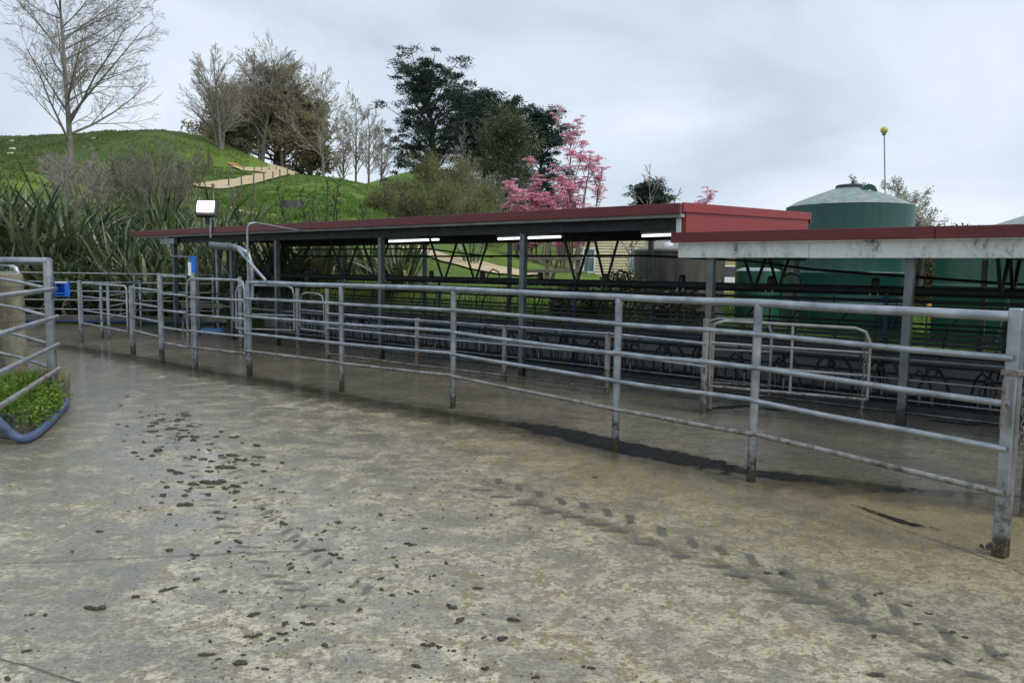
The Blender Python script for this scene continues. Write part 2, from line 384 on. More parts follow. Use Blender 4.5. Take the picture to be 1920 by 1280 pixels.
WHITEF = simple("white window frame", (0.66, 0.70, 0.72), (0.74, 0.78, 0.80), 1.5, 0.5)

# ------------------------------------------------------------------ mesh helpers
WM = {}
def W(o): return WM.get(o.name_full, Matrix.Identity(4))
def thing(name, label, cat, loc=(0, 0, 0), rz=0.0, group=None):
    o = bpy.data.objects.new(name, None); COL.objects.link(o)
    o.empty_display_size = 0.2
    o.location = loc; o.rotation_euler = (0, 0, rz)
    WM[o.name_full] = Matrix.Translation(Vector(loc)) @ Matrix.Rotation(rz, 4, 'Z')
    tag(o, label, cat, group)
    return o
def tag(o, label=None, cat=None, group=None, kind=None):
    if label: o["label"] = label
    if cat: o["category"] = cat
    if group: o["group"] = group
    if kind: o["kind"] = kind
    return o
def link_mesh(name, me, parent=None, mat=None):
    o = bpy.data.objects.new(name, me); COL.objects.link(o)
    if mat is not None and not me.materials: me.materials.append(mat)
    if parent is not None:
        o.parent = parent
        WM[o.name_full] = W(parent)
    return o
class MB:
    def __init__(s): s.v = []; s.f = []
    def add(s, vs_, fs_):
        k = len(s.v); s.v += [Vector(q) for q in vs_]; s.f += [tuple(i + k for i in f) for f in fs_]; return s
    def tube(s, pts, r, n=8, cap=True):
        pts = [Vector(q) for q in pts]; m_ = len(pts)
        rs = r if isinstance(r, (list, tuple)) else [r] * m_
        k = len(s.v); prev = None
        for i, q in enumerate(pts):
            tg = (pts[min(i + 1, m_ - 1)] - pts[max(i - 1, 0)])
            if tg.length < 1e-9: tg = Vector((0, 0, 1))
            tg.normalize()
            if prev is None:
                up = Vector((0, 0, 1)) if abs(tg.z) < 0.9 else Vector((1, 0, 0))
                x = tg.cross(up).normalized()
            else:
                x = (prev - tg * prev.dot(tg))
                x = x.normalized() if x.length > 1e-6 else tg.orthogonal().normalized()
            prev = x; y = tg.cross(x)
            for j in range(n):
                a = 2 * math.pi * j / n
                s.v.append(q + (x * math.cos(a) + y * math.sin(a)) * rs[i])
        for i in range(m_ - 1):
            for j in range(n):
                a = k + i * n + j; b_ = k + i * n + (j + 1) % n
                s.f.append((a, b_, b_ + n, a + n))
        if cap:
            s.f.append(tuple(k + j for j in range(n))[::-1]); s.f.append(tuple(k + (m_ - 1) * n + j for j in range(n)))
        return s
    def box(s, c, sx, sy, sz, rot=None):
        c = Vector(c); vs_ = []
        for z in (-.5, .5):
            for (x, y) in ((-.5, -.5), (.5, -.5), (.5, .5), (-.5, .5)):
                q = Vector((x * sx, y * sy, z * sz))
                if rot is not None: q = rot @ q
                vs_.append(c + q)
        return s.add(vs_, [(3, 2, 1, 0), (4, 5, 6, 7), (0, 1, 5, 4), (1, 2, 6, 5), (2, 3, 7, 6), (3, 0, 4, 7)])
    def bar(s, p0, p1, w, h):
        p0 = Vector(p0); p1 = Vector(p1); d = p1 - p0; L = d.length; d.normalize()
        up = Vector((0, 0, 1)) if abs(d.z) < 0.95 else Vector((0, 1, 0))
        y = up.cross(d).normalized(); z = d.cross(y)
        rot = Matrix((d, y, z)).transposed()
        return s.box((p0 + p1) / 2, L, w, h, rot)
    def lathe(s, c, prof, n=24, cap=True):
        c = Vector(c); k = len(s.v)
        for (r, z) in prof:
            for j in range(n):
                a = 2 * math.pi * j / n
                s.v.append(c + Vector((r * math.cos(a), r * math.sin(a), z)))
        for i in range(len(prof) - 1):
            for j in range(n):
                a = k + i * n + j; b_ = k + i * n + (j + 1) % n
                s.f.append((a, b_, b_ + n, a + n))
        if cap:
            s.f.append(tuple(k + j for j in range(n))[::-1]); s.f.append(tuple(k + (len(prof) - 1) * n + j for j in range(n)))
        return s
    def build(s, name, mat, parent=None, smooth=False, bev=0.0):
        inv = W(parent).inverted() if parent is not None else None
        vs_ = [tuple(inv @ q) if inv is not None else tuple(q) for q in s.v]
        me = bpy.data.meshes.new(name); me.from_pydata(vs_, [], s.f); me.update()
        if bev:
            bm = bmesh.new(); bm.from_mesh(me)
            bmesh.ops.bevel(bm, geom=list(bm.edges), offset=bev, segments=1, affect='EDGES', clamp_overlap=True)
            bm.to_mesh(me); bm.free()
        if smooth: me.shade_smooth()
        return link_mesh(name, me, parent, mat)
def sm(o):
    """smooth sides, sharp caps"""
    me = o.data
    me.shade_smooth()
    try: me.set_sharp_from_angle(angle=R(40))
    except Exception: pass
    return o
def pipe(name, pts, r, mat, parent=None, n=10): return sm(MB().tube(pts, r, n).build(name, mat, parent))
def polygon(name, pts, z, mat, thick=0.0, kind=None, parent=None):
    bm = bmesh.new()
    f = bm.faces.new([bm.verts.new((q[0], q[1], z)) for q in pts])
    if f.normal.z < 0 or f.calc_area() == 0: f.normal_flip()
    bm.normal_update()
    if f.normal.z < 0: f.normal_flip()
    if thick:
        r_ = bmesh.ops.extrude_face_region(bm, geom=[f])
        bmesh.ops.translate(bm, vec=(0, 0, -thick), verts=[e_ for e_ in r_["geom"] if isinstance(e_, bmesh.types.BMVert)])
        bmesh.ops.recalc_face_normals(bm, faces=bm.faces)
    bmesh.ops.triangulate(bm, faces=bm.faces)
    me = bpy.data.meshes.new(name); bm.to_mesh(me); bm.free()
    o = link_mesh(name, me, parent, mat)
    if kind: o["kind"] = kind
    return o
def fast_mesh(name, V, F, mat, parent=None, smooth=False):
    """V (n,3), F (m,k) numpy -> mesh object; V in world space"""
    V = np.asarray(V, dtype=np.float64)
    if parent is not None:
        Mi = np.array(W(parent).inverted()); V = V @ Mi[:3, :3].T + Mi[:3, 3]
    me = bpy.data.meshes.new(name)
    me.vertices.add(len(V)); me.vertices.foreach_set("co", V.astype(np.float32).ravel())
    m_, k = F.shape
    me.loops.add(m_ * k); me.loops.foreach_set("vertex_index", F.astype(np.int32).ravel())
    me.polygons.add(m_); me.polygons.foreach_set("loop_start", np.arange(0, m_ * k, k, dtype=np.int32))
    me.update(calc_edges=True); me.validate()
    if smooth: me.shade_smooth()
    return link_mesh(name, me, parent, mat)
def leaf_cloud(name, mat, parent, Cn, D, L, Wd, kind=None):
    """diamond shaped leaves: base at Cn, along D, length L, width Wd"""
    n = len(Cn); D = D / (np.linalg.norm(D, axis=1, keepdims=True) + 1e-9)
    rv = RNG.normal(size=(n, 3)); X = np.cross(D, rv); X /= (np.linalg.norm(X, axis=1, keepdims=True) + 1e-9)
    L = np.broadcast_to(np.asarray(L, float), (n,))[:, None]; Wd = np.broadcast_to(np.asarray(Wd, float), (n,))[:, None]
    V = np.empty((n, 4, 3)); mid = Cn + D * L * 0.45
    V[:, 0] = Cn; V[:, 1] = mid + X * Wd / 2; V[:, 2] = Cn + D * L; V[:, 3] = mid - X * Wd / 2
    F = np.arange(n * 4).reshape(n, 4)
    o = fast_mesh(name, V.reshape(-1, 3), F, mat, parent)
    if kind: o["kind"] = kind
    return o
def copy_tree(root, loc=None, rz=None, label=None, group=None):
    r = root.copy(); COL.objects.link(r)
    if loc is not None: r.location = loc
    if rz is not None: r.rotation_euler = (0, 0, rz)
    if label: r["label"] = label
    for ch in root.children:
        c = ch.copy(); COL.objects.link(c); c.parent = r
        for g in ch.children:
            d_ = g.copy(); COL.objects.link(d_); d_.parent = c
    return r

# ------------------------------------------------------------------ terrain
def RD(Y): return Y if Y <= 35 else 35 + (Y - 35) * 2.2
ctl = [tuple(A(q[0], q[1], RD(q[2]))) for q in [
    (760, 592, 19.5), (900, 588, 18.3), (1050, 590, 17.3), (1150, 596, 16.6), (1250, 606, 15.8), (1340, 606, 15.5),
    (800, 522, 24), (880, 525, 21), (950, 523, 21.5), (1000, 522, 23), (1100, 528, 24), (1170, 533, 30), (1165, 531, 45), (1370, 545, 40),
    (900, 478, 29), (850, 492, 27), (970, 512, 25), (820, 470, 30), (880, 447, 36), (960, 472, 40), (1040, 512, 42), (1060, 518, 48),
    (600, 470, 25), (660, 440, 29), (730, 425, 32),
    (60, 332, 42), (0, 306, 44), (100, 326, 44), (-150, 300, 44), (-150, 290, 58), (50, 303, 58),
    (-400, 262, 85), (-150, 258, 85), (0, 250, 84), (150, 247, 82), (300, 240, 79), (350, 244, 76), (395, 275, 72), (412, 300, 70),
    (-400, 282, 93), (-150, 278, 93), (0, 268, 93), (150, 265, 91), (300, 258, 88), (350, 262, 86), (-150, 275, 72), (0, 268, 72), (150, 264, 71), (300, 262, 70),
    (200, 372, 44), (300, 372, 45), (330, 330, 55), (250, 320, 58), (390, 352, 49),
    (378, 353, 50), (460, 341, 54), (545, 322, 58), (440, 396, 37), (530, 402, 35), (600, 408, 33.5), (690, 410, 35), (735, 404, 40),
    (460, 365, 45), (560, 360, 46), (640, 372, 44), (600, 326, 58), (660, 345, 55), (720, 378, 50),
    (430, 318, 66), (490, 316, 72), (560, 321, 72), (640, 352, 82), (700, 352, 84),
    (690, 346, 112), (760, 330, 120), (850, 330, 120), (950, 360, 118), (1050, 420, 112), (1250, 478, 120), (1500, 503, 130), (1900, 514, 140), (800, 400, 55), (900, 410, 58), (860, 370, 80)]]
ctl += [(-22, 22.5, .35), (-15, 22.5, .3), (-9, 22.6, .35), (-28, 22.5, .4), (-15, 28, 1.3), (-22, 28, 1.6), (-28, 30, 2.0), (-10, 28, 1.3), (-6, 25.5, .9),
        (8, 19, .35), (12, 16, .25), (9, 13, .2), (14, 10, .2), (10, 26, .55), (20, 30, .8), (16, 45, 1.1), (30, 60, 1.6), (5.5, 22, .7), (6, 30, .9), (25, 18, .4), (4.2, 17.5, .55),
        (-70, 35, 5), (-80, 80, 14), (-60, 185, 18), (-110, 190, 16), (-20, 240, 18), (60, 150, 4), (90, 70, 2), (60, 20, .6), (120, 220, 4), (-110, 20, 3), (60, -20, .2), (-60, -10, 1)]
ctl = np.array(ctl)
def tps(r): return np.where(r > 1e-9, r * r * np.log(r + 1e-12), 0.0)
_P = ctl[:, :2] / 20.0
_K = tps(np.linalg.norm(_P[:, None] - _P[None], axis=2)) + np.eye(len(_P)) * 0.01
_Q = np.c_[np.ones(len(_P)), _P]
_L = np.block([[_K, _Q], [_Q.T, np.zeros((3, 3))]])
_w = np.linalg.solve(_L, np.r_[ctl[:, 2], np.zeros(3)])
def rbf(X, Y):
    q = np.c_[np.ravel(X), np.ravel(Y)] / 20.0
    z = np.zeros(len(q))
    for i in range(0, len(q), 4000):
        b_ = q[i:i + 4000]
        z[i:i + 4000] = tps(np.linalg.norm(b_[:, None] - _P[None], axis=2)) @ _w[:-3] + np.c_[np.ones(len(b_)), b_] @ _w[-3:]
    return z.reshape(np.shape(X))
gx = np.unique(np.round(np.r_[np.linspace(-700, -110, 12), np.arange(-110, -30, 1.6), np.arange(-30, 22, 0.5), np.arange(22, 90, 3.0), np.linspace(90, 700, 12)], 3))
gy = np.unique(np.round(np.r_[np.linspace(-300, -10, 8), np.arange(-10, 12, 2.0), np.arange(12, 45, 0.5), np.arange(45, 110, 1.0), np.arange(110, 180, 2.0), np.arange(180, 300, 6.0), np.linspace(300, 1200, 14)], 3))
GX, GY = np.meshgrid(gx, gy)
GZ = rbf(GX, GY)
far = np.clip((np.hypot(np.maximum(np.abs(GX) - 125, 0), np.maximum(GY - 240, 0) + np.maximum(-GY - 5, 0)) / 60.0), 0, 1)
GZ = GZ * (1 - far) + 2.0 * far
GZ = np.clip(GZ, 0.25, 45)
for i in range(GX.shape[0]):
    for j in range(GX.shape[1]):
        if abs(GX[i, j]) < 112 and 12 < GY[i, j] < 200:
            q = Vector((GX[i, j], GY[i, j], 0)); k_ = min(1.0, GY[i, j] / 70)
            GZ[i, j] += (0.30 * mnoise.noise(q * 0.10) + 0.13 * mnoise.noise(q * 0.45) + 0.08 * mnoise.noise(q * 1.1)) * (.35 + .9 * k_) - .5 * k_
GZ = np.maximum(GZ, 0.2)
def in_yard(X, Y):
    q0, q1 = X - SM[0], Y - SM[1]
    a = q0 * SA[0] + q1 * SA[1]; n = q0 * SN[0] + q1 * SN[1]
    return (n < 4.75) & ((Y < 21.95) | (a > -8.8)) & (Y > -60) & (X > -45) & (X < 45)
GT = GZ.copy()
GT[in_yard(GX, GY)] = -0.6
def ground(x, y):
    j = int(np.clip(np.searchsorted(gx, x) - 1, 0, len(gx) - 2)); i = int(np.clip(np.searchsorted(gy, y) - 1, 0, len(gy) - 2))
    u = (x - gx[j]) / (gx[j + 1] - gx[j]); v = (y - gy[i]) / (gy[i + 1] - gy[i])
    return float((GT[i, j] * (1 - u) + GT[i, j + 1] * u) * (1 - v) + (GT[i + 1, j] * (1 - u) + GT[i + 1, j + 1] * u) * v)
def hit(px, py, y0=20.0, y1=260.0, st=0.25):
    """where a line of sight meets the land"""
    v = ray(px, py); y = y0
    while y < y1:
        q = CC + v * y / v[1]
        if q[2] <= ground(q[0], q[1]): return Vector((q[0], q[1], ground(q[0], q[1])))
        y += st
    q = CC + v * y1 / v[1]
    return Vector((q[0], q[1], ground(q[0], q[1])))
def at_ground(px, Y):
    q = A(px, 500, Y); return Vector((q.x, Y, ground(q.x, Y)))
ny, nx = GX.shape
idx = np.arange(ny * nx).reshape(ny, nx)
F = np.stack([idx[:-1, :-1], idx[:-1, 1:], idx[1:, 1:], idx[1:, :-1]], -1).reshape(-1, 4)
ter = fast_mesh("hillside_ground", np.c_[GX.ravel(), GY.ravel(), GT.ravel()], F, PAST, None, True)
ter["kind"] = "structure"

TRK = []
def ribbon(name, pts, width, mat, lift=0.10, kind="structure"):
    # resample
    P_ = []
    for i in range(len(pts) - 1):
        a, b_ = Vector(pts[i]), Vector(pts[i + 1]); k = max(2, int((b_ - a).length / 0.7))
        for j in range(k): P_.append(a.lerp(b_, j / k))
    P_.append(Vector(pts[-1]))
    for _ in range(60):
        P_ = [P_[0]] + [(P_[i - 1] + P_[i] * 2 + P_[i + 1]) / 4 for i in range(1, len(P_) - 1)] + [P_[-1]]
    TRK.extend((q.x, q.y, width * .55) for q in P_)
    V = []; Fc = []; m_ = 9
    for i, q in enumerate(P_):
        d = P_[min(i + 1, len(P_) - 1)] - P_[max(i - 1, 0)]; d.z = 0; d.normalize(); nn = Vector((-d.y, d.x, 0))
        w = width * (1 + 0.12 * mnoise.noise(q * 0.8))
        for j in range(m_):
            e_ = (j / (m_ - 1) - 0.5) * w
            x, y = q.x + nn.x * e_, q.y + nn.y * e_
            V.append((x, y, ground(x, y) + lift * (1 - (2 * e_ / w) ** 6 * 0.35)))
    for i in range(len(P_) - 1):
        for j in range(m_ - 1):
            a = i * m_ + j; Fc.append((a, a + 1, a + m_ + 1, a + m_))
    o = fast_mesh(name, np.array(V), np.array(Fc), mat, None, True)
    o["kind"] = kind
    return o
hw = [hit(*q) for q in [(372, 354), (420, 350), (465, 342), (510, 331), (548, 322)]]
ribbon("gravel_track", hw + [hw[-1] + Vector((3, 5, 0))], 4.0, TRACKM, .22)
hw2 = [hit(*q) for q in [(548, 323), (510, 321), (470, 319), (440, 317)]]
ribbon("gravel_track", hw2, 2.4, TRACKM, 0.25)
ribbon("gravel_track", [hit(*q) for q in [(430, 392), (455, 398), (490, 402), (525, 408)]], .5, TRACKM, 0.1)
ribbon("gravel_track", [hit(*q) for q in [(770, 466), (820, 484), (870, 492), (920, 502), (975, 513), (1010, 519)]], 1.5, TRACKM, 0.1)
# cut clay bank beside the upper bend
ribbon("clay_bank", [hit(*q) for q in [(434, 308), (438, 312), (446, 316), (456, 318)]], 2.2, EARTH, 0.25)

# ------------------------------------------------------------------ yard slabs, drain, kerbs, pit
dr_px = [(-260, 612), (-60, 628), (60, 641), (110, 650), (250, 673), (370, 697), (500, 719), (640, 748), (850, 783), (990, 804), (1150, 842), (1300, 871), (1400, 891), (1550, 909), (1700, 925), (1920, 944), (2150, 962), (2500, 985)]
DR = [G(*q) for q in dr_px]
def offs(P_, e_):
    out = []
    for i, q in enumerate(P_):
        d = P_[min(i + 1, len(P_) - 1)] - P_[max(i - 1, 0)]; d.z = 0; d.normalize()
        out.append(q + Vector((-d.y, d.x, 0)) * e_)
    return out
DW = [0.22 + 0.04 * math.sin(i * 2.1) for i in range(len(DR))]
DIN = [q + (offs(DR, 1.0)[i] - q) * DW[i] for i, q in enumerate(DR)]
yard = polygon("concrete_yard", [tuple(q) for q in DR] + [(24, -2, 0), (24, -25, 0), (-40, -25, 0), (-40, 20, 0)], 0.0, YARD, 0.12, "structure")
fl = [tuple(q) for q in DIN] + [tuple(S(20, 1.0)), tuple(S(-8.8, 1.0)), tuple(S(-8.8, 3.2)), (-9.0, 22.0, 0), (-40, 22.0, 0), (-40, 20.3, 0)]
polygon("shed_floor", fl, 0.004, WETC, 0.12, "structure")
polygon("shed_floor", [S(20, 2.62), S(20, 4.6), S(-8.8, 4.6), S(-8.8, 2.62)], 0.004, WETC, 0.12, "structure")
ch = MB()
for q, w in zip(offs(DR, -0.05), offs(DIN, 0.05)):
    ch.v += [Vector((q.x, q.y, -0.035)), Vector((w.x, w.y, -0.035))]
for i in range(len(DR) - 1): ch.f.append((2 * i, 2 * i + 2, 2 * i + 3, 2 * i + 1))
o = ch.build("drain_channel", simple("drain muck", (0.02, 0.022, 0.018), (0.05, 0.05, 0.038), 3, 0.14, bmp=0.1, bscale=10)); o["kind"] = "structure"
# water standing over the drain lip and in the low spots
def blob(cx, cy, lx, ly, ang, seed, z=0.006, n=40):
    pts = []
    rr = random.Random(seed); ph = [rr.uniform(0, 6.28) for _ in range(5)]
    for i in range(n):
        a = 2 * math.pi * i / n
        k = 1 + 0.15 * math.sin(2 * a + ph[0]) + 0.16 * math.sin(3 * a + ph[1]) + 0.14 * math.sin(5 * a + ph[2]) + 0.10 * math.sin(9 * a + ph[3]) + 0.06 * math.sin(14 * a + ph[4])
        x, y = lx * k * math.cos(a), ly * k * math.sin(a)
        pts.append((cx + x * math.cos(ang) - y * math.sin(ang), cy + x * math.sin(ang) + y * math.cos(ang), z))
    return pts
PUD = ragged("puddle film", (0.006, 0.007, 0.006), (0.014, 0.014, 0.011), 0.03, 9, .14, .26, .95, 1.8)
DAMP = ragged("damp edge", (0.04, 0.036, 0.024), (0.085, 0.074, 0.046), 0.14, 5, .34, .85, .85, 0, .7)
def film_blob(V, Fc, E, cx, cy, lx, ly, ang, z, n=28, rings=4, sq=0.0):
    k = len(V); V.append((cx, cy, z)); E.append(1.0)
    for r_ in range(1, rings + 1):
        f = r_ / rings
        for i in range(n):
            a = 2 * math.pi * i / n; g_ = f / max(abs(math.cos(a)), abs(math.sin(a))) ** sq; x, y = lx * g_ * math.cos(a), ly * g_ * math.sin(a)
            V.append((cx + x * math.cos(ang) - y * math.sin(ang), cy + x * math.sin(ang) + y * math.cos(ang), z)); E.append(1 - f)
    for i in range(0, n, 2): Fc.append((k, k + 1 + i, k + 1 + (i + 1) % n, k + 1 + (i + 2) % n))
    for r_ in range(rings - 1):
        for i in range(n):
            a = k + 1 + r_ * n + i; b2 = k + 1 + r_ * n + (i + 1) % n; Fc.append((a, a + n, b2 + n, b2))
def tri_quads(Fc): return [f for f in Fc]
def strip_film(name, pts, w0, w1, z, mat, kind="structure"):
    """film along a line: w0 metres to its right, w1 to its left"""
    P2 = []
    for i in range(len(pts) - 1):
        k = max(2, int((pts[i + 1] - pts[i]).length / .2))
        for j in range(k): P2.append(pts[i].lerp(pts[i + 1], j / k))
    P2.append(pts[-1]); V = []; Fc = []; E = []; rows = 7
    for i, q in enumerate(P2):
        d = P2[min(i + 1, len(P2) - 1)] - P2[max(i - 1, 0)]; d.normalize(); nn = Vector((-d.y, d.x, 0))
        for j in range(rows):
            f = j / (rows - 1); e_ = -w0 + (w0 + w1) * f
            V.append((q.x + nn.x * e_, q.y + nn.y * e_, z)); E.append((1 - abs(2 * f - 1)) * min(1, i / 4, (len(P2) - 1 - i) / 4))
    for i in range(len(P2) - 1):
        for j in range(rows - 1): a = i * rows + j; Fc.append((a, a + 1, a + rows + 1, a + rows))
    o = film_mesh(name, V, Fc, E, mat); o["kind"] = kind
    return o
strip_film("damp_strip", DR[2:], .75, .75, .0085, DAMP)
strip_film("puddle", [G(*q) for q in [(940, 790), (1060, 817), (1150, 840), (1250, 860), (1330, 876), (1400, 890)]], .20, .34, .0105, PUD)
strip_film("puddle", [G(*q) for q in [(1310, 872), (1400, 890), (1500, 902), (1600, 912)]], .10, .22, .0115, PUD)
strip_film("puddle", [G(*q) for q in [(1610, 914), (1680, 921), (1760, 929)]], .12, .14, .0105, PUD)
strip_film("puddle", [G(*q) for q in [(1580, 940), (1640, 962), (1700, 982), (1790, 1000)]], .045, .045, .0105, PUD)
strip_film("puddle", [G(*q) for q in [(1290, 770), (1400, 762), (1480, 775)]], .10, .12, .0125, PUD)
strip_film("puddle", [G(*q) for q in [(1720, 785), (1800, 795), (1900, 800)]], .15, .15, .0125, PUD)
# slab joints
JM = simple("joint dirt", (0.05, 0.045, 0.035), (0.12, 0.11, 0.09), 8, 0.8)
def joint(p0, p1, w=0.012):
    a, b_ = G(*p0), G(*p1); d = (b_ - a); L = d.length; d.normalize(); nn = Vector((-d.y, d.x, 0)); k = max(4, int(L / 0.25)); mb = MB()
    for i in range(k + 1):
        q = a + d * L * i / k + nn * 0.012 * mnoise.noise(Vector((i * .7, p0[0], 0))); ww = w * (0.35 + 0.65 * abs(mnoise.noise(Vector((i * .45, p0[1], 3)))))
        mb.v += [Vector((q.x, q.y, 0.0045)) + nn * ww, Vector((q.x, q.y, 0.0045)) - nn * ww]
    for i in range(k): mb.f.append((2 * i, 2 * i + 1, 2 * i + 3, 2 * i + 2))
    o = mb.build("joint", JM, yard)
for p0, p1 in [((-50, 1060), (470, 1036)), ((470, 1036), (640, 1030)), ((-40, 1222), (180, 1290)), ((110, 652), (420, 700)), ((350, 690), (130, 692)), ((1600, 960), (1890, 1060)), ((1890, 1060), (2020, 1140))]:
    joint(p0, p1, 0.006)
# back kerb on the left
kb = MB()
kb.box((-24, 22.02, 0.12), 32, 0.2, 0.30)
kb.build("back_kerb", KERBM, None, False, 0.02)
tag(bpy.data.objects["back_kerb"], "low dark concrete kerb below the flax bank", "kerb")
pipe("water_pipe", [(-36, 21.86, 0.10), (-20, 21.86, 0.09), (-8.2, 21.86, 0.10)], 0.035, NAVY)
tag(bpy.data.objects["water_pipe"], "dark blue water pipe running along the back kerb", "pipe")
# pit
pit = MB()
for (n0, n1, z0, z1) in ((1.0, 1.0, -0.9, 0.0), (2.62, 2.62, -0.9, 0.0)):
    pass
a0, a1 = -8.8, 20
vsx = [S(a0, 1.0, -.9), S(a1, 1.0, -.9), S(a1, 2.62, -.9), S(a0, 2.62, -.9), S(a0, 1.0, -.002), S(a1, 1.0, -.002), S(a1, 2.62, -.002), S(a0, 2.62, -.002)]
pit.add(vsx, [(0, 1, 2, 3), (0, 4, 5, 1), (1, 5, 6, 2), (2, 6, 7, 3), (3, 7, 4, 0)])
o = pit.build("milking_pit", PITM); o["kind"] = "structure"

# ------------------------------------------------------------------ milking shed
shed = thing("milking_shed", "long open sided milking shed with maroon edged flat roof on steel posts", "shed", S(0, 0), math.atan2(SA[1], SA[0]))
def corr(name, a0, a1, n0, n1, z, mat, pitch=0.076, amp=0.009, slope=0.0):
    k = int((a1 - a0) / pitch * 4); V = []; Fc = []
    for i in range(k + 1):
        a = a0 + (a1 - a0) * i / k; h = amp * math.sin(2 * math.pi * (a - a0) / pitch)
        V += [S(a, n0, z + h), S(a, n1, z + h + slope)]
    Fc = [(2 * i, 2 * i + 2, 2 * i + 3, 2 * i + 1) for i in range(k)]
    return fast_mesh(name, np.array([tuple(q) for q in V]), np.array(Fc), mat, shed, True)
def sbox(name, a0, a1, n0, n1, z0, z1, mat, parent=shed, bev=0.004):
    mb = MB(); mb.add([S(a0, n0, z0), S(a1, n0, z0), S(a1, n1, z0), S(a0, n1, z0), S(a0, n0, z1), S(a1, n0, z1), S(a1, n1, z1), S(a0, n1, z1)],
                      [(3, 2, 1, 0), (4, 5, 6, 7), (0, 1, 5, 4), (1, 2, 6, 5), (2, 3, 7, 6), (3, 0, 4, 7)])
    return mb.build(name, mat, parent, False, bev)
ROOF_R, ROOF_L = 6.02, -10.35
RISE = 0.17
roof = corr("roof", ROOF_L + .02, ROOF_R - .02, -0.20, 4.4, 2.555, ROOFM, slope=RISE)
def slab_part(name, a0, a1, n0, n1, z0, z1, z2, z3, mat):
    mb = MB(); mb.add([S(a0, n0, z0), S(a1, n0, z0), S(a1, n1, z2), S(a0, n1, z2), S(a0, n0, z1), S(a1, n0, z1), S(a1, n1, z3), S(a0, n1, z3)],
                      [(3, 2, 1, 0), (4, 5, 6, 7), (0, 1, 5, 4), (1, 2, 6, 5), (2, 3, 7, 6), (3, 0, 4, 7)])
    return mb.build(name, mat, shed, False, .004)
fa = [ROOF_L, -6.2, -2.1, 2.0, ROOF_R]
for i in range(4): sbox("fascia", fa[i] + .002, fa[i + 1] - .002, -0.32 - .002 * (i % 2), -0.24, 2.475, 2.61, REDF)
sbox("gutter", ROOF_L + .02, ROOF_R - .03, -0.235, -0.12, 2.435, 2.49, GUTTER)
sbox("fascia", ROOF_L, ROOF_R, 4.42, 4.46, 2.60, 2.79, REDF)
slab_part("barge_board", ROOF_L - .03, ROOF_L + .01, -0.235, 4.41, 2.47, 2.60, 2.64, 2.77, REDF)
for n_ in (0.05, 3.4):
    sbox("eave_beam", -8.9, 5.93, n_ - 0.05, n_ + 0.05, 2.29 if n_ < 1 else 2.31, 2.43, TIMBERD)
for n_ in (1.0, 1.9, 2.8, 4.1):
    sbox("purlin", ROOF_L + .1, ROOF_R - .1, n_ - 0.025, n_ + 0.025, 2.455, 2.54 + RISE * n_ / 4.6, TIMBERD)
FR = [8.72, 6.33, 3.11, -0.36, -3.85, -5.7, -8.51]
for i, a in enumerate(FR):
    top = 2.29 if a < 6 else 1.92
    w = 0.09
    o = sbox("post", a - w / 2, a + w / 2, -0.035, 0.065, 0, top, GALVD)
FFR = [8.9, 6.2, 3.42, -0.1, -2.81, -6.1]
for a in FFR:
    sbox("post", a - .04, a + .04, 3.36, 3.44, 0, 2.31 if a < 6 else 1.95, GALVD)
for a in [9.4, 6.33, 3.15, -0.1, -3.3, -6.5]:
    zt = 2.44 if a < 6 else 2.05
    sbox("rafter", a - .03, a + .03, 0.11, 3.35, zt - .12, zt, TIMBERD)
    for nv in (1.4, 2.3):
        for s_ in (-1, 1):
            pipe("strut", [S(a, nv + s_ * 0.02, 1.5), S(a, nv + s_ * 0.42, zt - .06)], 0.024, IRON, shed, 7)
# step between the two roofs
slab_part("end_panel", 5.935, 6.0, -0.10, 4.38, 2.0, 2.555, 2.0, 2.72, REDP)
slab_part("flashing", 6.003, 6.03, -0.236, 4.41, 2.50, 2.625, 2.67, 2.795, REDP)
sbox("corner_board", 5.86, 5.93, -0.115, -0.03, 2.12, 2.432, WHITEF)
# lower roof
corr("roof", 6.06, 20, -0.10, 4.6, 2.205, ROOFM, slope=0.03)
for i, (f0, f1) in enumerate(((5.86, 9.0), (9.0, 13.0), (13.0, 20))): sbox("fascia", f0 + .002, f1 - .002, -0.25 - .002 * (i % 2), -0.17, 2.105, 2.235, REDF)
for i, (f0, f1) in enumerate(((5.92, 7.65), (7.65, 11.0), (11.0, 20))): sbox("fascia_board", f0 + .003, f1 - .003, -0.15 - .003 * (i % 2), -0.08, 1.905 - .004 * i, 2.105, WBEAM)
for n_ in (0.9, 1.9, 2.9, 4.2):
    sbox("purlin", 6.1, 20, n_ - 0.025, n_ + 0.025, 2.10, 2.185, TIMBERD)
# rails along the near side
nr = [20] + FR[:5]
for i in range(len(nr) - 1):
    for z in (0.17, 0.31, 0.54):
        pipe("rail", [S(nr[i] - (0.05 if i else 0), 0.012, z), S(nr[i + 1] + .05, 0.012, z)], 0.011, GALVD, shed, 6)
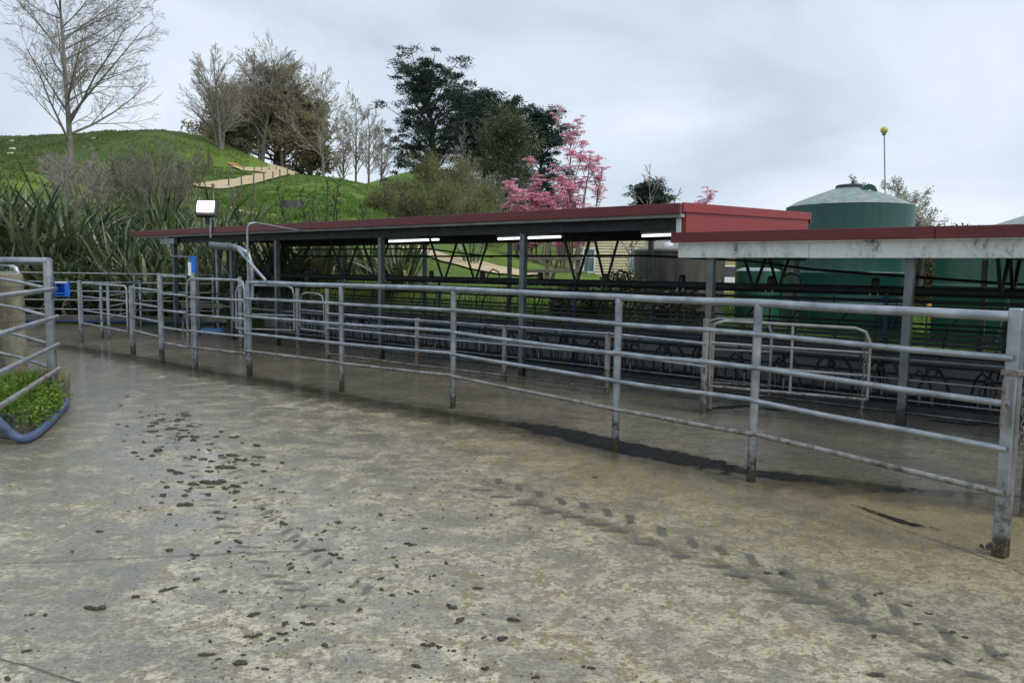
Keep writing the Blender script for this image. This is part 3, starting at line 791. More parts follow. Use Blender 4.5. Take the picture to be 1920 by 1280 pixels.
# pit kerb rails, splash panel, rump rail
sbox("pit_edge", -8.7, 20, 0.94, 1.0, 0.005, 0.10, IRON)
np_ = 9
for i in range(np_):
    b0 = -8.6 + i * 3.1
    sbox("splash_panel", b0 + .006, b0 + 3.094, 2.60, 2.63, 0.02, 0.70, PANELM, bev=0.003)
for n_, z, r_ in ((2.52, 0.76, .024), (2.52, 0.90, .02), (2.50, 1.04, .016), (1.08, 0.66, .03), (2.75, 1.18, 0.02), (0.98, 1.0, 0.014)):
    pipe("bail_rail", [S(-8.6, n_, z), S(20, n_, z)], r_, DULLPIPE if r_ > .022 else IRON, shed, 8)
for n_, z, r_ in ((2.44, 0.60, .016), (2.46, 0.68, .02), (2.40, 0.83, .022), (2.36, 0.97, .018), (1.10, 0.80, .018), (1.04, 0.92, .016), (2.55, .30, .014), (2.55, .45, .014)):
    pipe("bail_rail", [S(-8.6, n_, z), S(4, n_, z + .012), S(20, n_, z)], r_, IRON, shed, 7)
for i in range(26):
    a = -8.0 + i * .72
    pipe("bail_stay", [S(a, 2.42, 0.35), S(a + .1, 2.40, 1.0), S(a + .3, 2.3, 1.22)], 0.013, IRON, shed, 5)
for i in range(14):
    a = -8.3 + i * 1.6
    pipe("bail_stay", [S(a, 2.56, 0.70), S(a + .02, 2.54, 1.2)], 0.014, IRON, shed, 6)
for i in range(10):
    a = -6.9 + i * 1.65
    pipe("bail_stay", [S(a, 1.03, 0.07), S(a, 1.05, 1.0)], 0.012, IRON, shed, 6)
sbox("back_wall", -8.8, 20, 4.55, 4.70, 0, 0.52, KERBM)
# cable along the far posts
pipe("service_pipe", [S(-8.4, 3.31, 2.03), S(-2.6, 3.31, 2.02), S(3.4, 3.31, 2.02), S(5.4, 3.31, 1.93), S(6.5, 3.31, 1.79), S(9.3, 3.31, 1.61), S(14, 3.31, 1.6)], 0.022, IRON, shed, 8)
pipe("service_pipe", [S(-8.4, 3.28, 2.22), S(-2.6, 3.28, 2.2), S(-.5, 3.28, 2.0)], 0.018, IRON, shed, 8)
for a, n_ in ((-.6, 1.75), (2.9, 1.7), (8.05, 1.7)):
    pipe("drop_pipe", [S(a, n_, 1.5), S(a, n_ + .02, -.5)], 0.03, NAVY, shed, 8)
pipe("conduit", [S(9.25, 3.9, 2.15), S(8.93, 3.85, 0.0)], 0.02, WHITEP, shed, 8)
pipe("conduit", [S(8.02, 3.7, 2.15), S(8.0, 3.7, 1.52)], 0.025, WHITEP, shed, 8)

# ------------------------------------------------------------------ milk line with pulsators
ml = thing("milk_line", "pair of dark milk and vacuum pipes with pulsators hung over the pit", "milk line", S(0, 1.85, 0), math.atan2(SA[1], SA[0]))
for n_, z, r_ in ((1.55, 1.50, .034), (1.95, 1.53, .028), (2.2, 1.45, .03), (1.75, 1.36, .022), (1.9, 1.27, .03)):
    pipe("line_pipe", [S(-8.0, n_, z), S(20, n_, z + .02)], r_, IRON, ml, 8)
for i in range(11):
    a = -6.6 + i * 1.45
    mb = MB(); mb.lathe(S(a, 1.72, 1.53), [(.05, 0), (.055, .02), (.055, .12), (.04, .145), (.035, .15)], 12)
    o = sm(mb.build("pulsator", RUBBER, ml))
    sbox("bracket", a - .03, a + .03, 1.55, 1.95, 1.49, 1.515, IRON, ml)
    for k in (-1, 1):
        pipe("nipple", [S(a + .05 * k, 1.66, 1.42), S(a + .05 * k, 1.66, 1.50)], 0.013, STEEL, ml, 6)
    if i % 2:
        pipe("air_hose", [S(a + .12, 1.72, 1.5), S(a + .16, 1.72, 1.66), S(a + .28, 1.72, 1.73), S(a + .42, 1.72, 1.68), S(a + .46, 1.72, 1.5)], 0.014, RUBBER, ml, 6)
for i in range(18):
    a = -7.4 + i * 0.95
    pipe("hanger", [S(a, 1.9, 1.0 + .2 * (i % 3)), S(a, 1.9, 1.28)], 0.009, IRON, ml, 5)

# ------------------------------------------------------------------ milking clusters
def cluster_proto():
    t_ = thing("milking_cluster", "black rubber milking cluster with steel teat cups hanging over the pit", "milking cluster", (0, 0, 0), 0, "clusters hanging in the pit")
    sm(MB().lathe((0, 0, 0.40), [(.012, .09), (.03, .08), (.05, .05), (.055, .02), (.045, -.01), (.02, -.02)][::-1], 12).build("claw", RUBBER, t_))
    for sx, sy in ((-1, -1), (1, -1), (-1, 1), (1, 1)):
        x, y = sx * .075, sy * .06
        c = sm(MB().tube([(x, y, .10), (x * .95, y * .95, .25)], [.021, .023], 9).build("teat_cup", STEEL, t_))
        sm(MB().tube([(x * .93, y * .93, .25), (x * .9, y * .9, .31), (x * .7, y * .7, .36), (x * .35, y * .35, .42)], [.017, .016, .015, .015], 7).build("liner", RUBBER, c))
        sm(MB().tube([(x, y, .06), (x, y, .10)], [.025, .023], 9).build("mouthpiece", RUBBER, c))
    sm(MB().tube([(0, 0, .46), (.03, .0, .56), (.14, .02, .55), (.24, .03, .40), (.29, .03, .18), (.26, .03, .0), (.2, .03, -.12)], .019, 8).build("milk_hose", RUBBER, t_))
    sm(MB().tube([(-.02, 0, .46), (-.08, 0, .53), (-.18, .02, .42), (-.22, .02, .22), (-.2, .02, .02)], .016, 7).build("pulse_hose", RUBBER, t_))
    sm(MB().tube([(0, .02, .47), (.01, .1, .8), (.0, .2, 1.1), (0, .28, 1.36)], .008, 6).build("lift_cord", IRON, t_))
    return t_
cl0 = cluster_proto()
cas = [-5.6, -4.9, -4.2, -3.5, -2.8, -1.97, -1.19, -.46, .2, .88, 1.55, 2.21, 2.85, 3.56, 4.19, 4.89, 5.5, 6.1, 6.78, 7.45, 8.07, 8.64, 9.32, 10.0]
for i, a in enumerate(cas):
    c = cl0 if i == 0 else copy_tree(cl0)
    q = S(a, 1.5 + .05 * math.sin(i * 2.3), 0.02 + 0.05 * math.sin(i * 1.7))
    c.location = q; c.rotation_euler = (0, 0, math.atan2(SA[1], SA[0]) + .5 * math.sin(i * 3.1))

# ------------------------------------------------------------------ tube lights
for i, (a0_, a1_) in enumerate([(-2.2, -0.6), (1.0, 2.55), (4.2, 5.6)]):
    t_ = thing("tube_light", ["lit white tube light under the roof before the flax", "lit white tube light under the roof before the gravel track", "lit white tube light under the roof beside the red end panel"][i], "light", S(a0_, 1.75, 2.32), math.atan2(SA[1], SA[0]), "tube lights under the shed roof")
    sbox("housing", a0_, a1_, 1.72, 1.78, 2.345, 2.455, GUTTER, t_)
    pipe("tube", [S(a0_ + .02, 1.75, 2.31), S(a1_ - .02, 1.75, 2.325)], 0.021, TUBE, t_, 8)

# ------------------------------------------------------------------ yard railings
RZ = (1.47, 1.22, 0.95, 0.68, 0.41)
ff = thing("rail_fence", "long galvanised five rail pipe fence crossing the yard in front of the shed", "fence", G(849, 762))
FP = [G(1875, 1042), G(1408, 902), G(1153, 845), G(849, 765), G(641, 735), G(468, 706)]
for i, q in enumerate(FP):
    if i == 0:
        mb = MB(); mb.box((q.x, q.y, .76), .076, .076, 1.52, Matrix.Rotation(0.55, 3, 'Z')); mb.build("post", GALV, ff, False, .006)
        pipe("bracket", [q + Vector((-.075, -.04, .80)), q + Vector((-.075, -.04, 1.10))], .012, CHAINM, ff, 8)
        mb = MB(); mb.box((q.x, q.y, 1.135), .10, .10, .035, Matrix.Rotation(0.55, 3, 'Z')); mb.build("collar", CHAINM, ff, False, .004)
    else:
        pipe("post", [q, q + Vector((0, 0, 1.485 if i in (1,) else 1.46))], .036 if i < 5 else .046, GALV, ff, 14)
for i in range(5):
    for k, z in enumerate(RZ):
        q0, q1 = FP[i].copy(), FP[i + 1].copy(); q0.z = q1.z = z
        if k: q0.z += random.uniform(-.01, .01)
        off = Vector((-.028, -.035, 0)) if k else Vector((0, 0, .0))
        d = (q1 - q0).normalized()
        pts = [q0 + off - d * (0.0 if i == 0 else .01), q0.lerp(q1, .33) + off + Vector((0, 0, random.uniform(-.006, .006))), q0.lerp(q1, .66) + off + Vector((0, 0, random.uniform(-.008, .004))), q1 + off + d * .02]
        pipe("rail", pts, .032 if k == 0 else .0205, RUSTY if k == 4 else GALV, ff, 12)
def chain(name, label, top, n, parent=None, sz=.034):
    mb = MB(); z = top.z
    for i in range(n):
        c = Vector((top.x + .006 * math.sin(i * 1.3), top.y, z - i * sz * 1.05)); pts = []
        for j in range(13):
            a = 2 * math.pi * j / 12
            u, v = .45 * sz * math.cos(a), .78 * sz * math.sin(a)
            if i % 2: pts.append(c + Vector((u, 0, v)))
            else: pts.append(c + Vector((0, u, v)))
        mb.tube(pts, .0045, 5, False)
    o = mb.build(name, CHAINM, parent, True)
    return tag(o, label, "chain")
q = FP[0]
chain("chain", "rusty chain hanging from the square end post of the yard fence", q + Vector((.035, -.07, 1.08)), 12)
mb = MB(); mb.tube([q + Vector((.035 + .02 * math.cos(a), -.07, 1.10 + .02 * math.sin(a))) for a in [j * .5236 for j in range(13)]], .008, 6, False)
# outer gate post at the right
gp = G(1922, 968)
pg = thing("gate_post", "dirty galvanised post standing just past the square fence post", "post", gp)
pipe("post", [gp, gp + Vector((0, 0, 1.5))], .036, RUSTY, pg, 12)
MB().lathe(gp + Vector((0, 0, 1.5)), [(.04, 0), (.04, .02), (.02, .03)], 12).build("cap", GALV, pg)

# gate and left run of the front fence
def rails_between(par, a_, b_, zs, r_=.018, mat=GALV, za=0, zb=0):
    for z in zs:
        pipe("rail", [Vector((a_.x, a_.y, z + za)), Vector((b_.x, b_.y, z + zb))], r_, mat, par, 10)
def zat(px, py, q):  # height seen at a known spot
    v = ray(px, py); return CAM_H + v[2] * q.y / v[1]
def rounded_gate(name, label, q0, q1, z0, z1, rails, r_=.017, rad=.14, mat=GALV, stiles=(), both=True, dz=0.0):
    """tube frame gate from q0 to q1, rounded upper corners"""
    g = thing(name, label, "gate", (q0.x, q0.y, 0))
    d = Vector((q1.x - q0.x, q1.y - q0.y, 0)); L = d.length; d.normalize()
    def pt(s, z): return Vector((q0.x, q0.y, 0)) + d * s + Vector((0, 0, z + dz * s / L))
    pts = [pt(0, z0)]
    if both: pts += [pt(0, z1 - rad), pt(.04 * rad / .14, z1 - .3 * rad), pt(.3 * rad, z1 - .04), pt(rad, z1)]
    else: pts += [pt(0, z1), ]
    pts += [pt(L - rad, z1), pt(L - .3 * rad, z1 - .04), pt(L - .04 * rad / .14, z1 - .3 * rad), pt(L, z1 - rad), pt(L, z0)]
    pipe("frame", pts, r_ * 1.1, mat, g, 10)
    pipe("bottom_rail", [pt(0, z0), pt(L, z0)], r_ * 1.1, RUSTY, g, 10)
    for z in rails: pipe("rail", [pt(.01, z), pt(L - .01, z)], r_ * .9, mat, g, 9)
    for s in stiles: pipe("stile", [pt(s, z0), pt(s, z1)], r_ * .9, mat, g, 8)
    return g
P5 = FP[5]; TP = G(366, 690); LPo = G(304, 680); L2 = G(250, 665); L3 = G(153, 643)
gtop = zat(366, 519, TP)
gs = TP + (TP - P5).normalized() * .15
rounded_gate("yard_gate", "galvanised tube gate hung between the taped post and the braced post", P5 + (TP - P5) * .04 + Vector((0, -.05, 0)), gs + Vector((0, -.06, 0)), .36, 1.5, [.63, .90, 1.19], .019, .16)
tp = thing("gate_post", "galvanised post with blue tape and a white marker at its top", "post", TP)
pipe("post", [TP, TP + Vector((0, 0, 1.86))], .05, GALV, tp, 14)
pipe("tape", [TP + Vector((0, 0, 1.60)), TP + Vector((0, 0, 1.87))], .054, BLUEP, tp, 14)
mb = MB(); mb.box(TP + Vector((-.03, -.055, 1.66)), .05, .012, .22); mb.build("marker", WHITEP, tp)
chain("chain", "thin chain hanging from the yard gate beside the taped post", TP + Vector((-.16, -.07, .78)), 16, None, .026)
lf = thing("rail_fence", "galvanised rail fence bending away from the taped post towards the back kerb", "fence", LPo)
for q, h, r_ in ((LPo, 1.56, .048), (L2, 1.32, .048), (L3, 1.37, .045)):
    pipe("post", [q, q + Vector((0, 0, h))], r_, GALV, lf, 12)
rails_between(lf, LPo + Vector((.05, -.03, 0)), TP + Vector((-.12, -.03, 0)), (1.53, 1.22, .93, .63, .36), .02)
rails_between(lf, L2 + Vector((.04, -.03, 0)), LPo + Vector((-.04, -.04, 0)), (1.28, .99, .73, .47), .02)
rounded_gate("yard_gate", "four bar galvanised gate in the bend of the side fence", L2 + Vector((-.1, .02, 0)), L3 + Vector((.06, -.04, 0)), .44, 1.31, [.72, 1.02], .018, .1)
# overhead pipe and brace on the braced post
br = thing("hinge_post_brace", "thick overhead pipe and slanting brace on the gate hinge post", "brace", P5)
pipe("riser", [P5 + Vector((.03, .05, 1.2)), P5 + Vector((.035, .05, 1.75)), P5 + Vector((-.02, .05, 1.92)), P5 + Vector((-.15, .05, 1.99)), P5 + Vector((-.22, .05, 2.0))], .042, GALV, br, 12)
pipe("sleeve", [P5 + Vector((-.20, .05, 2.0)), P5 + Vector((-.60, .05, 2.03))], .055, GALVD, br, 12)
pipe("brace_bar", [P5 + Vector((-.18, .03, 2.0)), P5 + Vector((.33, -.17, 1.5))], .024, GALV, br, 10)
pipe("collar", [P5 + Vector((-.215, .05, 2.0)), P5 + Vector((-.185, .05, 2.0))], .058, GALV, br, 12)
wpipe = [P5 + Vector((.02, -.05, .05)), P5 + Vector((.02, -.05, 2.28)), P5 + Vector((.05, -.05, 2.36)), P5 + Vector((.12, 0, 2.38))]
q = S(-2.35, -0.36, 2.43)
wpipe += [q]
o = pipe("wash_pipe", wpipe, .016, GALV, None, 8)
tag(o, "thin pipe rising beside the gate hinge post and crossing to the roof edge", "pipe")

# far boundary rails in front of the flax
bf = thing("rail_fence", "pale galvanised five rail fence along the back kerb before the flax", "fence", (-15, 21.6, 0))
bx = [-30, -26, -22, -18, -14.2, -10.6, -8.4]
for x in bx: pipe("post", [(x, 21.6, 0), (x, 21.6, 1.5)], .035, GALV, bf, 10)
for i in range(len(bx) - 1):
    for z in (1.47, 1.22, .97, .72, .46): pipe("rail", [(bx[i] - .02, 21.57, z), (bx[i + 1] + .02, 21.57, z)], .02, GALV, bf, 8)
# fence from back kerb into the yard
cf = thing("rail_fence", "short galvanised fence with two close posts between the side gate and the back kerb", "fence", G(200, 636))
ca, cb_ = G(205, 636), G(192, 634)
cc_ = Vector((-10.3, 21.3, 0))
for q in (ca, cb_, cc_): pipe("post", [q, q + Vector((0, 0, 1.3))], .035, GALV, cf, 10)
rails_between(cf, ca, cc_, (1.27, 1.0, .75, .5), .018)

# inner yard posts and gates by the shed mouth
Q1, Q2, Q0 = G(559, 662), G(614, 672), G(452, 652)
inn = thing("rail_fence", "low three rail galvanised fence close along the front of the shed posts", "fence", G(945, 715))
IP = [Q2, G(782, 695), G(945, 715), G(1137, 740), G(1318, 775)]
ih = [1.32, .89, .87, .88, 1.16]
for q, h in zip(IP, ih): pipe("post", [q, q + Vector((0, 0, h))], .04, RUSTY, inn, 12)
for i in range(4):
    for z in (.86, .58):
        pipe("rail", [IP[i] + Vector((.02, -.04, z)), IP[i + 1] + Vector((-.0, -.04, z))], .019, GALV, inn, 9)
    if i < 3: pipe("rail", [IP[i] + Vector((.02, -.04, .10)), IP[i + 1] + Vector((0, -.04, .10))], .017, RUSTY, inn, 9)
sg = thing("gate_post", "galvanised post with small hoop rail at the shed mouth", "post", Q1)
pipe("post", [Q1, Q1 + Vector((0, 0, 1.3))], .042, RUSTY, sg, 12)
d = (Q2 - Q1)
hp = [(0.08, .55), (0.1, 1.05), (.16, 1.18), (.3, 1.22), (.7, 1.22), (.84, 1.18), (.9, 1.05), (.92, .45)]
pipe("hoop", [Q1 + d * s + Vector((0, 0, z)) for s, z in hp], .018, GALV, sg, 9)
pipe("hoop_rail", [Q1 + d * .1 + Vector((0, 0, .88)), Q1 + d * .91 + Vector((0, 0, .88))], .015, GALV, sg, 8)
pipe("hoop_rail", [Q1 + d * .1 + Vector((0, 0, .5)), Q1 + d * .91 + Vector((0, 0, .5))], .015, GALV, sg, 8)
rounded_gate("swing_gate", "galvanised swing gate behind the braced post near the shed mouth", Q1 + Vector((-.08, .05, 0)), Q1 + Vector((-1.35, .35, 0)), .45, 1.34, [1.04, .75], .018, .16)
q0g = thing("gate_post", "short galvanised post behind the yard gate", "post", Q0)
pipe("post", [Q0, Q0 + Vector((0, 0, 1.5))], .045, GALV, q0g, 12)
pipe("hook", [Q0 + Vector((.05, 0, .5)), Q0 + Vector((.09, -.02, .62)), Q0 + Vector((.05, 0, .74))], .012, IRON, q0g, 6)
rounded_gate("swing_gate", "small round cornered gate frame beside the short post behind the yard gate", Q0 + Vector((-.05, .4, 0)), Q0 + Vector((-.55, 1.1, 0)), .5, 1.42, [.95], .017, .2)
q = G(410, 620)
bp = thing("gate_post", "tall slim galvanised post with a thin slanting stay at the back of the yard", "post", q)
pipe("post", [q, q + Vector((0, 0, 2.22))], .05, GALV, bp, 10)
pipe("stay", [q + Vector((.02, 0, 2.0)), q + Vector((.9, -1.5, 1.42))], .022, GALV, bp, 8)
pipe("bottom_cap", [q, q + Vector((0, 0, .12))], .06, GALVD, bp, 10)
for i, (u, l) in enumerate((((340, 415), "weathered timber rail lying along the back of the flax kerb"), ((345, 420), "lower weathered timber rail at the back of the flax kerb"))):
    a_, b_ = A(u[0], 572 + i * 22, 20.6), A(u[1] + 5, 574 + i * 26, 20.4)
    o = MB().bar(a_, b_, .05, .14).build("timber_rail", LICHEN, None, False, .006); tag(o, l, "rail")
# shed mouth side frame
sf = thing("entry_frame", "steel entry frame with box beam at the far end of the shed", "frame", S(-8.51, 0))
sbox("cross_beam", -8.93, -8.2, -.16, -.06, 2.26, 2.40, GALV, sf)
pipe("side_rail", [S(-8.5, -.05, 1.95), S(-7.2, -.05, 1.93)], .02, GALV, sf, 8)
pipe("side_post", [S(-7.2, -.05, 0), S(-7.2, -.05, 2.2)], .03, GALVD, sf, 8)
# blue mats at the shed mouth
for i, (px, py, w_, l) in enumerate([(405, 621, .55, "crumpled blue sheet lying behind the yard gate"), (592, 621, .65, "crumpled blue sheet lying beside the hoop railed post")]):
    q = G(px, py); k = 14; V = []; Fc = []
    for a in range(k):
        for b_ in range(k):
            x, y = (a / (k - 1) - .5) * 2 * w_, (b_ / (k - 1) - .5) * .5
            e_ = max(abs(a / (k - 1) - .5), abs(b_ / (k - 1) - .5)) * 2
            V.append((q.x + x + .06 * mnoise.noise(Vector((x * 3, y * 4, i))), q.y + y + .08 * mnoise.noise(Vector((x * 3, y * 4, i + 9))), .01 + max(0, (1 - e_ ** 3)) * (.05 + .06 * (mnoise.noise(Vector((x * 5, y * 8, i * 7))) + .4))))
    Fc = [(a * k + b_, (a + 1) * k + b_, (a + 1) * k + b_ + 1, a * k + b_ + 1) for a in range(k - 1) for b_ in range(k - 1)]
    o = fast_mesh("plastic_sheet", np.array(V), np.array(Fc), TARP, None, False); tag(o, l, "sheet")

# gates at the right of the inner fence
H1 = IP[4] + Vector((.06, 0, 0))
rg = rounded_gate("swing_gate", "long galvanised swing gate with a chain at its free end", H1, Vector((4.02, 8.6, 0)), .34, 1.14, [.61, .87], .018, .16, RUSTY, (0.93,), dz=-.03)
chain("chain", "long rusty chain hanging from the free end of the swing gate", Vector((3.95, 8.56, .98)), 27, None, .033)
rounded_gate("swing_gate", "short round cornered gate hung on the shed post behind the long gate", S(6.33, -.12), Vector((3.3, 9.75, 0)), .28, 1.12, [.5, .72, .93], .018, .16, RUSTY)
chain("chain", "short chain dangling below the small round cornered gate", Vector((3.28, 9.7, .42)), 11, None, .03)
dp = thing("gate_post", "stained double post where the low fence meets the swing gates", "post", IP[4] + Vector((.1, .05, 0)))
pipe("post", [IP[4] + Vector((.1, .08, 0.05)), IP[4] + Vector((.1, .08, 1.1))], .032, RUSTY, dp, 10)
pipe("latch", [IP[4] + Vector((-.22, -.05, .60)), IP[4] + Vector((-.1, -.05, .66)), IP[4] + Vector((-.04, -.05, .68))], .014, GALV, dp, 8)

# ------------------------------------------------------------------ planter corner on the left
BZ = 0.28
K1, K0 = G(122, 753), G(36, 822)
kd = (K1 - K0).normalized()
bed = [K0, K1, K1 + Vector((-3.0, 0.9, 0)), K1 + Vector((-9, 1.2, 0)), K0 + Vector((-9, -.3, 0)), K0 + Vector((-1.2, .35, 0))]
polygon("planter_soil", [tuple(q) for q in offs([Vector(b_) for b_ in bed], 0)], BZ - .06, simple("dark soil", (0.03, 0.024, 0.016), (0.07, 0.055, 0.038), 6, 0.9, bmp=.4), 0.24, "structure")
kw = thing("planter_kerb", "crumbling dark timber and concrete kerb holding the weed bed", "kerb", K0)
seg = 7
for i in range(seg):
    p0, p1 = K0.lerp(K1, i / seg + .008), K0.lerp(K1, (i + 1) / seg - .008)
    h = BZ + .02 * math.sin(i * 2.2) + (.04 if i > 4 else 0)
    mb = MB().bar(p0 + Vector((0.02, 0, h / 2)), p1 + Vector((.02 + .008 * math.sin(i * 5), 0, h / 2)), .11, h)
    mb.build("kerb_block", KERBM if i % 3 else TIMBER, kw, False, .012)
p0, p1 = K0 + Vector((0, 0, .12)), K0 + Vector((-1.2, .35, .12))
MB().bar(p0, p1, .11, .24).build("kerb_block", KERBM, kw, False, .012)
MB().bar(p1, K0 + Vector((-9, -.3, .12)), .11, .24).build("kerb_block", KERBM, kw, False, .012)
LPt = A(98, 700, 8.95); LPt.z = 0
lfn = thing("rail_fence", "heavy galvanised corner rail fence standing in the weed bed", "fence", LPt)
pipe("post", [LPt + Vector((0, 0, .1)), LPt + Vector((0, 0, 1.75))], .052, GALV, lfn, 16)
far_l = Vector((-4.45, 6.6, 0)); dl = (far_l - LPt); dl.z = 0; dl.normalize()
zs = [zat(100, y, LPt) for y in (490, 541, 593, 645, 690)]
pipe("top_rail", [LPt + Vector((.03, -.02, zs[0])), LPt + dl * .0 + Vector((-.02, 0, zs[0])), LPt + Vector((-3.0, 0.05, zs[0] - .01))], .045, GALV, lfn, 14)
fl_ = Vector((LPt.x + .05, LPt.y - .07, 0))
for k, z in enumerate(zs[1:]):
    pipe("rail", [fl_ + Vector((.06, .02, z)) - dl * .02, fl_ + dl * 3.6 + Vector((0, 0, z))], .026, GALV if k < 3 else RUSTY, lfn, 12)
for z in (zs[1] + .02, zs[2] + .02, zs[3] + .02, zs[4] + .03):
    pipe("rail", [LPt + Vector((-.03, .02, z - .02)), LPt + Vector((-.6, .35, z + .05)), LPt + Vector((-2.4, 1.3, z + .2))], .02, GALV, lfn, 10)
wp = A(20, 600, 9.9); wp.z = 0
sp_ = thing("strainer_post", "thick lichen covered round timber post in the weed bed", "post", wp)
mb = MB(); prof = [(.165, .1), (.166, .5), (.163, 1.0), (.160, 1.50), (.152, 1.57), (.10, 1.585)]
mb.lathe(wp, prof, 20); sm(mb.build("timber", LICHEN, sp_))
for z in (1.42, .98):
    pipe("wire", [wp + Vector((.168 * math.cos(a), .168 * math.sin(a), z + .01 * math.sin(a))) for a in [j * .3142 for j in range(21)]], .0025, GALVD, sp_, 4)
hg = rounded_gate("yard_gate", "tube gate with rounded corner behind the thick timber post", wp + Vector((-.055, .28, 0)), wp + Vector((-1.8, .3, 0)), .4, zat(20, 497, wp + Vector((0, .28, 0))), [.7, 1.0, 1.3], .03, .12)
# blue box
bq = A(117, 543, 8.95)
bbx = thing("blue_box", "small open blue plastic box fixed beside the heavy corner post", "box", bq + Vector((0, 0, -.09)))
w2, h2, d2 = .055, .072, .08
MB().box(bq + Vector((0, d2 / 2, 0)), w2 * 2, .008, h2 * 2).build("back", BLUEP, bbx)
for sx in (-1, 1): MB().box(bq + Vector((sx * w2, 0, 0)), .012, d2, h2 * 2 + .012).build("side", BLUEP, bbx)
for sz in (-1, 1): MB().box(bq + Vector((0, 0, sz * h2)), w2 * 2 - .013, d2 - .002, .012).build("lid" if sz > 0 else "floor", BLUEP, bbx)
MB().box(bq + Vector((0, -.02, h2 + .012)), w2 * 1.5, .1, .01).build("flange", WHITEP, bbx)
MB().box(bq + Vector((-.0, 0, -h2 + .03)), w2 * 2 + .02, d2 + .02, .012).build("rim", BLUEP, bbx)
# hose round the planter
hz = .05
hp_ = [G(-120, 735, .3), G(-40, 760, .28), G(0, 792, .2), G(20, 812, .10), G(40, 822, .05), G(62, 816, .045), G(85, 798, .045), G(108, 775, .045), G(122, 758, .045), G(123, 748, .045), G(118, 741, .045), G(108, 736, .05)]
HPs = []
for i in range(len(hp_) - 1):
    for j in range(4):
        u = j / 4; a_, b_, c_, d_ = hp_[max(i - 1, 0)], hp_[i], hp_[i + 1], hp_[min(i + 2, len(hp_) - 1)]
        HPs.append(0.5 * ((2 * b_) + (c_ - a_) * u + (2 * a_ - 5 * b_ + 4 * c_ - d_) * u * u + (3 * b_ - a_ - 3 * c_ + d_) * u ** 3))
o = pipe("hose", HPs + [hp_[-1]], .042, HOSE, None, 14); tag(o, "thick faded blue hose curled round the weed bed kerb", "hose")

# weeds in the planter
def pts_in_bed(n):
    out = []
    while len(out) < n:
        u, v = RNG.uniform(0, 1), RNG.uniform(0, 1)
        q = K0.lerp(K1, u) + Vector((-.08 - v * 2.3, .1 * v, 0)); out.append((q.x, q.y))
    return np.array(out)
nb_ = 170
mc = pts_in_bed(nb_); mr = RNG.uniform(.08, .19, nb_); mh = RNG.uniform(.10, .26, nb_) * np.where(mc[:, 1] > 8.8, .6, 1.0)
Cs, Ds = [], []
for (x, y), r_, h in zip(mc, mr, mh):
    k = 210
    th = RNG.uniform(0, 2 * math.pi, k); ph = np.arccos(RNG.uniform(0, 1, k)); rr = RNG.uniform(.75, 1.05, k)
    dirs = np.c_[np.sin(ph) * np.cos(th), np.sin(ph) * np.sin(th), np.cos(ph)]
    Cs.append(np.c_[x + dirs[:, 0] * r_ * rr, y + dirs[:, 1] * r_ * rr, BZ - .04 + dirs[:, 2] * h * rr]); Ds.append(dirs * .7 + np.array([0, 0, .3]) + RNG.normal(size=(k, 3)) * .5)
# overhang on the kerb face
for u in np.linspace(.02, .62, 26):
    q = K0.lerp(K1, float(u)); k = 150; rr = RNG.normal(size=(k, 3)) * np.array([.075, .07, .075])
    Cs.append(rr + np.array([q.x - .0 + .04, q.y - .03, BZ + .02 - .12 * abs(math.sin(u * 17))])); Ds.append(RNG.normal(size=(k, 3)) + np.array([.4, -.3, .2]))
Cs = np.concatenate(Cs); Ds = np.concatenate(Ds)
o = leaf_cloud("weeds", WEED, None, Cs, Ds, RNG.uniform(.022, .045, len(Cs)), RNG.uniform(.016, .03, len(Cs)))
tag(o, "bright green leafy weeds filling the bed behind the kerb", "weeds", None, "stuff")
k = 420
pb = pts_in_bed(k); near = np.array([LPt.x - .05, LPt.y]) + np.clip(RNG.normal(size=(k, 2)) * np.array([.14, .22]), [-.4, -.5], [.04, .4])
Cg = np.c_[np.where((np.arange(k) % 3 > 0)[:, None], near, pb), np.full(k, BZ - .05)]
o = leaf_cloud("grass_tuft", DRYG, None, Cg, np.c_[RNG.normal(size=(k, 2)) * .38, np.ones(k)], RNG.uniform(.15, .42, k), RNG.uniform(.006, .012, k))
tag(o, "dry grass blades round the foot of the heavy corner post", "grass", None, "stuff")

# ------------------------------------------------------------------ floodlight on the roof edge
fq = S(-5.95, -0.30, 2.5); fq = A(395, 440, fq.y)
fq.z = 2.50
fo = thing("floodlight", "lit white floodlight on a short pole at the roof edge", "light", fq)
pipe("pole", [fq + Vector((0, 0, -.14)), fq + Vector((0, 0, .42))], .025, GALV, fo, 8)
fc = A(388, 391, fq.y - .05)
rotf = Matrix.Rotation(R(-18), 3, 'X')
MB().box(fc, .46, .14, .40, rotf).build("housing", IRON, fo, False, .02)
MB().box(fc + Vector((0, -.085, .04)), .38, .02, .26, rotf).build("lens", FLOOD, fo)
MB().box(fc + Vector((0, .02, -.26)), .10, .06, .2).build("bracket", IRON, fo)

